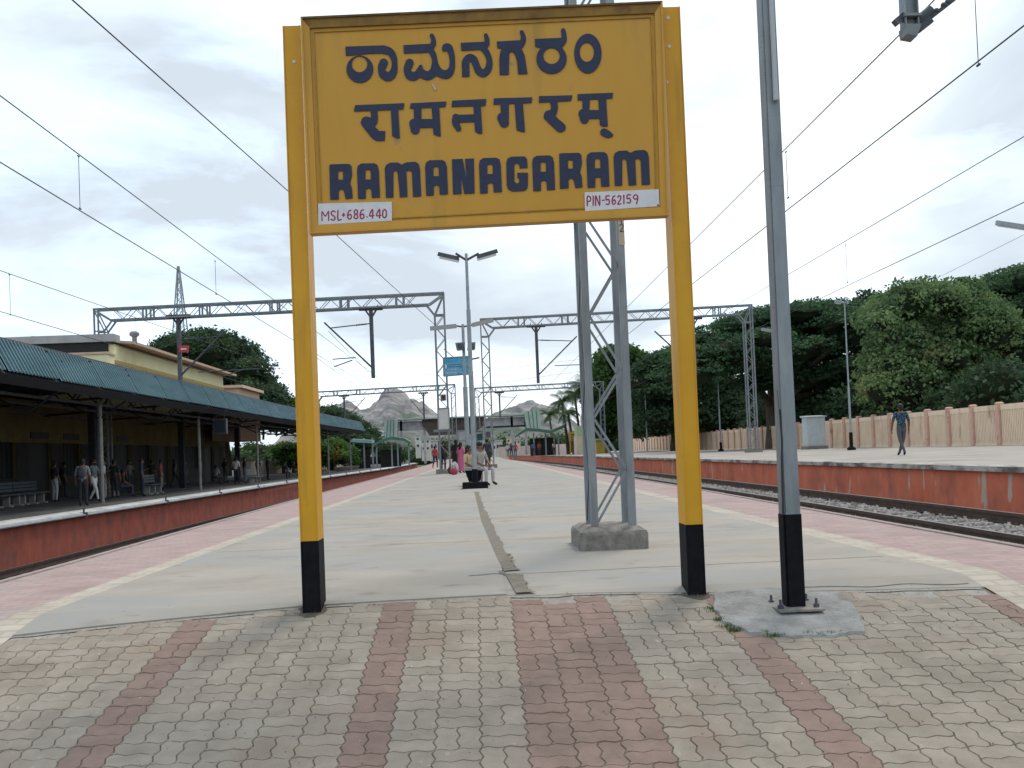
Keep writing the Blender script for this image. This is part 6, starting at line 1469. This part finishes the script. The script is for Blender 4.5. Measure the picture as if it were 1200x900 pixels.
def tree(label, base, blobs, n, size, m, trunk_r=.35, limbs=6, up=.3, flat=1, clump=0, name='broadleaf_tree', core=.62, group=None, seed=1, twigs=True, shell=(.72, 1.08)):
    o = thing(name, label, 'tree', base, group); V, Q = leaves(blobs, n, size, up, flat, seed, clump=clump, shell=shell); rawmesh('crown', V, Q, m, o, tuple(base))
    tr = MB(); cz = sum(b[2] for b in blobs)/len(blobs); cx_ = sum(b[0] for b in blobs)/len(blobs); cy_ = sum(b[1] for b in blobs)/len(blobs); bx_, by_, bz_ = base; fork = bz_+(cz-bz_)*.45
    tr.tube([(bx_, by_, bz_-.2), (bx_+.1, by_, bz_+(fork-bz_)*.5), (bx_, by_, fork)], [trunk_r*1.25, trunk_r, trunk_r*.85], 9)
    rs = random.Random(seed)
    for k in range(limbs):
        b = blobs[int(k*len(blobs)/limbs) % len(blobs)]; e_ = Vector((b[0], b[1], b[2]+b[5]*.2)); s0 = Vector((bx_, by_, fork-.2)); md = (s0+e_)/2+Vector((rs.uniform(-.5, .5), rs.uniform(-.5, .5), rs.uniform(0, .8)))
        tr.tube([s0, md, e_], [trunk_r*.55, trunk_r*.32, .05], 6)
    tr.build('trunk', M_bark, o)
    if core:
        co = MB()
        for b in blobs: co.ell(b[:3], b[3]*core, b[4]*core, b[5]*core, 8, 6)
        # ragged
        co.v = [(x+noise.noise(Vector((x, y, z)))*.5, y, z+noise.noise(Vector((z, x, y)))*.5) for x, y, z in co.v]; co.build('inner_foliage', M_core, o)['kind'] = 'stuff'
    return o
def fill_blobs(outline, zbase, y0, y1, r, n, seed, flat=.45, jitter=1):
    """pads filling a crown whose skyline passes through the given photo points; each pad at its own distance"""
    rs = random.Random(seed); out = []
    xs_ = [p[0] for p in outline]
    for k in range(n):
        y = rs.uniform(y0, y1); px_ = rs.uniform(xs_[0], xs_[-1]); py_ = lerp(px_, outline); top = U(px_, py_, y=y)
        rr_ = r*rs.uniform(.65, 1.25); t = rs.random()**.8; z = zbase+(top.z-rr_*flat-zbase)*(1-t*.92 if k % 3 else 1.0)
        out.append((top.x, y, z, rr_, rr_, rr_*flat*rs.uniform(.8, 1.3)))
    return out
gT = 'trees behind the right fence'
ol1 = [(805,408), (822,388), (840,377), (870,368), (900,360), (925,352), (950,352), (985,352), (1015,360), (1040,372)]
tree('wide dark rain tree spreading behind the lamp post and the grey cabinet', (X(905,75), 75, 0), fill_blobs(ol1, 4.2, 68, 84, 2.3, 78, 1), 85000, .155, M_rain, .6, 10, up=.6, flat=.5, clump=9, group=gT, seed=1)
ol2 = [(1125,340), (1150,330), (1175,318), (1200,312), (1240,305), (1300,300)]
tree('dark rain tree at the right edge rising highest above the fence', (X(1210,68), 68, 0), fill_blobs(ol2, 4.2, 58, 76, 2.3, 64, 2), 75000, .145, M_rain, .6, 10, up=.6, flat=.5, clump=9, group=gT, seed=2)
ol2b = [(960,372), (1000,372), (1040,352), (1090,340), (1150,340), (1190,340)]
tree('dark rain tree filling the gap behind the mango tree', (X(1070,88), 88, 0), fill_blobs(ol2b, 4.5, 80, 96, 2.7, 70, 3), 60000, .18, M_rain, .6, 10, up=.6, flat=.5, clump=9, group=gT, seed=3)
ol3 = [(1020,385), (1030,362), (1045,345), (1065,335), (1085,334), (1105,336), (1130,332), (1150,350), (1168,372)]
tree('lighter green mango tree with drooping yellow-green leaves, in front of the darker crowns', (X(1085,57), 57, 0), fill_blobs(ol3, 2.6, 53, 60, 1.25, 70, 4, flat=.8), 62000, .14, M_mango, .4, 9, up=.0, flat=1.4, clump=7, group=gT, seed=4, shell=(.8, 1.15))
tree('small feathery treetop poking up left of the mango tree', (X(1016,100), 100, 0), fill_blobs([(1004,350), (1012,342), (1022,341), (1034,350)], 11, 99, 103, 1.0, 14, 5, flat=.8), 2600, .22, M_dkleaf, .25, 5, clump=5, group=gT, seed=5, core=.5)
ol4 = [(706,425), (715,408), (728,401), (742,410), (755,430), (765,450)]
tree('mid green bushy tree behind the steel mast', (X(732,112), 112, 0), fill_blobs(ol4, 2.5, 108, 116, 1.7, 50, 6, flat=.75), 26000, .26, M_mid, .4, 8, clump=7, group=gT, seed=6)
ol5 = [(752,430), (765,420), (780,410), (800,408), (822,404), (850,400), (880,400)]
tree('dark tree seen on both sides of the right yellow post', (X(790,100), 100, 0), fill_blobs(ol5, 2.4, 95, 106, 2.1, 76, 7, flat=.6), 42000, .24, M_dkleaf, .5, 8, up=.4, clump=8, group=gT, seed=7)
ol6 = [(690,462), (700,450), (712,440), (730,440)]
tree('low leafy tree between the palms and the mast', (X(704,118), 118, 0), fill_blobs(ol6, 1.5, 116, 122, 1.4, 22, 8, flat=.8), 9000, .25, M_mid, .3, 6, clump=6, group=gT, seed=8)
# hedge of low growth right behind the fence so its foot is dark
hb_ = []
rs_ = random.Random(9)
for k in range(95):
    y = 44+k*1.15; hb_.append((FX(y)+rs_.uniform(2.4, 4.6), y, rs_.uniform(1.2, 3.6), 1.6, 1.6, 1.3))
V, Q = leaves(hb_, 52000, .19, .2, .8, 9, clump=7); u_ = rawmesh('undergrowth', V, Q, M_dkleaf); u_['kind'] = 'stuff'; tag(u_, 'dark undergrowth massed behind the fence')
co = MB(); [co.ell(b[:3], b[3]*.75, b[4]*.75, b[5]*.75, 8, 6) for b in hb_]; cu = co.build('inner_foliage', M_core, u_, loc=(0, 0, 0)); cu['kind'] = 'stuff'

# left side
olL = [(192,402), (205,392), (225,387), (250,388), (275,396), (290,412), (300,430), (312,450), (325,466), (338,476)]
tree('big round dark tree behind the upper yellow building, left', (X(260,82), 82, 0), fill_blobs(olL, 4.5, 76, 90, 1.7, 86, 21, flat=.7), 60000, .17, M_dkleaf, .6, 9, up=.35, clump=8, seed=21)
tree('thin sprig of separate leaves sticking out of the big dark tree', (X(308,80), 80, 3), fill_blobs([(303,424), (310,414), (316,418), (319,430)], 7.6, 79.5, 81, .38, 9, 22, flat=1), 500, .17, M_dkleaf, .08, 4, clump=3, seed=22, core=0)
olM = [(372,478), (382,478), (395,480), (405,484), (417,491), (427,499), (433,507)]
tree('dark tree beyond the end of the canopy, beside the left hill', (X(402,128), 128, 0), fill_blobs(olM, 2.4, 122, 136, 1.6, 48, 23, flat=.7), 22000, .25, M_dkleaf, .45, 7, clump=7, seed=23)
for i, (x0, x1, yt, y, lb, m) in enumerate(((378, 402, 514, 101, 'bright green bush with orange flowers just past the yellow post', M_yg), (400, 412, 518, 108, 'green bush left of the pale shelter', M_mid), (345, 380, 516, 99, 'green shrub seen under the end of the canopy', M_yg), (322, 346, 518, 97, 'green shrub between the dark canopy posts', M_mid), (440, 470, 519, 140, 'dark bush behind the left shelter', M_dkleaf))):
    olB = [(x0, yt+6), ((x0+x1)/2, yt), (x1, yt+5)]
    tree(lb, (X((x0+x1)/2, y), y, ZLP), fill_blobs(olB, .2, y, y+4, .85, 20, 30+i, flat=.9), 6000, .15, m, .12, 4, clump=5, seed=30+i, name='shrub')
fl = MB(); rs_ = random.Random(5)
b0 = [(X(384+rs_.uniform(0, 14), 101), 100.2+rs_.uniform(-.4, .3), rs_.uniform(.8, 2.2)) for _ in range(40)]
for p in b0: fl.ell(p, .06, .06, .06, 5, 4)
fo_ = fl.build('flowers', mat('orange_petals', (.5,.12,.02), None)); fo_['kind'] = 'stuff'
# palms
def palm(label, px_, py_, y, zb, R_=3.0, n=15, seed=0, m=None):
    c = U(px_, py_, y=y); o = thing('palm_tree', label, 'palm tree', (c.x, y, zb), 'palm trees down the right side'); rs = random.Random(seed)
    mb = MB(); mb.tube([(c.x+.5, y, zb), (c.x+.35, y, (zb+c.z)*.4), (c.x+.05, y, c.z*.8), (c.x, y, c.z)], [.24, .18, .15, .13], 8); mb.build('trunk', M_bark, o)
    for k in range(n):
        a = 2*math.pi*k/n+rs.uniform(-.2, .2); el = rs.uniform(-.35, 1.15); L_ = R_*rs.uniform(.8, 1.1); V = []; Q = []; pts = []
        p = Vector((c.x, y, c.z)); d = Vector((math.cos(a)*math.cos(el), math.sin(a)*math.cos(el), math.sin(el))); st_ = L_/9
        for i in range(10): pts.append(p.copy()); p = p+d*st_; d = (d+Vector((0, 0, -.20))).normalized()
        sd_ = d.cross(Vector((0, 0, 1))).normalized()
        for i in range(1, 10):
            t = i/9; l_ = R_*.26*math.sin(math.pi*(.12+.85*t))+.1; dd = (pts[i]-pts[i-1]).normalized()
            for s in (-1, 1):
                for h in (0, .5):
                    q0 = pts[i-1]+(pts[i]-pts[i-1])*h; tip = q0+sd_*s*l_*.8+dd*l_*.45+Vector((0, 0, -l_*.55)); b = len(V)
                    V += [q0-dd*.045, q0+dd*.045, tip+dd*.02, tip-dd*.02]; Q.append((b, b+1, b+2, b+3))
            b = len(V); V += [pts[i-1]-sd_*.025, pts[i-1]+sd_*.025, pts[i]+sd_*.02, pts[i]-sd_*.02]; Q.append((b, b+1, b+2, b+3))
        rawmesh('frond', np.array([tuple(v) for v in V]), np.array(Q), m or M_palm, o, (c.x, y, c.z))
M_palm = leafmat('palm_leaf', (.04,.075,.03), (.08,.12,.045))
palm('coconut palm leaning furthest left beside the right green shelter', 659, 470, 118, 0, 2.6, 18, 1)
palm('tall coconut palm just left of the steel mast', 683, 455, 112, 0, 3.0, 20, 2)
palm('second coconut palm crowded against the tall one', 674, 462, 122, 0, 2.9, 18, 3)
palm('low palm top below the tall coconut palms', 666, 482, 114, 0, 2.2, 15, 4)
palm('short dark palm left of the shelter roof end', 644, 486, 140, 0, 2.0, 13, 5)

# ------------------------------------------------------------------ hills and the far wood
M_rock = mat('granite_hill', (.12,.125,.13), (.28,.265,.26), .028, .95, 0, third=(.10,.12,.10), tscale=.010, tlo=.50, thi=.58, stretch=(1, 1, 2.2), detail=12, lo=.42, hi=.58)
M_rock2 = mat('wooded_hill', (.09,.095,.09), (.24,.22,.21), .035, .95, 0, third=(.065,.085,.06), tscale=.012, tlo=.42, thi=.56, detail=10)
def hill(label, ol, y, m, depth=420, seed=0, amp=17):
    pts = [(U(a, b, y=y)) for a, b in ol]; tab = [(p.x, p.z) for p in pts]; x0, x1 = tab[0][0], tab[-1][0]; nx, ny = 150, 40; V = []; Q = []
    for j in range(ny+1):
        v = j/ny*2-1
        for i in range(nx+1):
            u = x0+(x1-x0)*i/nx; h = lerp(u, tab)*max(0, 1-abs(v)**2.1)
            n_ = noise.fractal(Vector((u*.022, v*3+seed, seed)), 1.0, 2.0, 6)*amp*(1-abs(v)*.3)*min(1, h/20)*(0.55+abs(v)); V.append((u+v*20*noise.noise(Vector((v*3, u*.01, 3))), y+v*depth/2, max(h+n_*(abs(v) > .04), -3) if 0 < i < nx else -3))
    for j in range(ny):
        for i in range(nx): a = j*(nx+1)+i; Q.append((a, a+1, a+nx+2, a+nx+1))
    o = rawmesh('hill', np.array(V), np.array(Q), m); o['kind'] = 'structure'; o['label'] = label; return o
hill('rounded bare rock hill right of the canopy end', [(395,528), (404,505), (412,492), (426,487), (434,481), (443,475), (449,470), (450,465), (455,461.5), (464,460), (471,461), (478,467), (483,475), (490,476), (498,476), (506,481), (513,487), (520,495), (532,508), (548,528)], 1500, M_rock, 520, 1)
hill('lower brown ridge behind the dark left tree', [(330,528), (352,500), (372,486), (385,477), (395,474.5), (404,472), (413,476), (423,482), (432,490), (445,505), (465,528)], 1750, M_rock, 520, 2)
hill('jagged rocky hill right of the lamp poles', [(545,528), (556,508), (568,494), (580,487), (592,484), (602,481), (608,477), (615,476), (620,472.5), (630,473), (638,477), (645,480), (655,487), (670,500), (695,515), (730,528)], 1500, M_rock, 520, 3)
hill('low wooded rise below the rocks', [(300,529), (380,508), (430,500), (480,501), (520,506), (560,500), (600,497), (640,500), (700,512), (760,529)], 1050, M_rock2, 350, 4, 6)
# far wood between the town and the hills
rs_ = random.Random(12); fb_ = []
for k in range(330):
    y = rs_.uniform(240, 420); x = U(rs_.uniform(-120, 1330), 500, y=y).x; 
    if abs(x+.02*y) < 5 + 0*y: continue
    fb_.append((x, y, rs_.uniform(-1, 3.0), rs_.uniform(3.5, 7), rs_.uniform(3, 5), rs_.uniform(2.5, 5.0)))
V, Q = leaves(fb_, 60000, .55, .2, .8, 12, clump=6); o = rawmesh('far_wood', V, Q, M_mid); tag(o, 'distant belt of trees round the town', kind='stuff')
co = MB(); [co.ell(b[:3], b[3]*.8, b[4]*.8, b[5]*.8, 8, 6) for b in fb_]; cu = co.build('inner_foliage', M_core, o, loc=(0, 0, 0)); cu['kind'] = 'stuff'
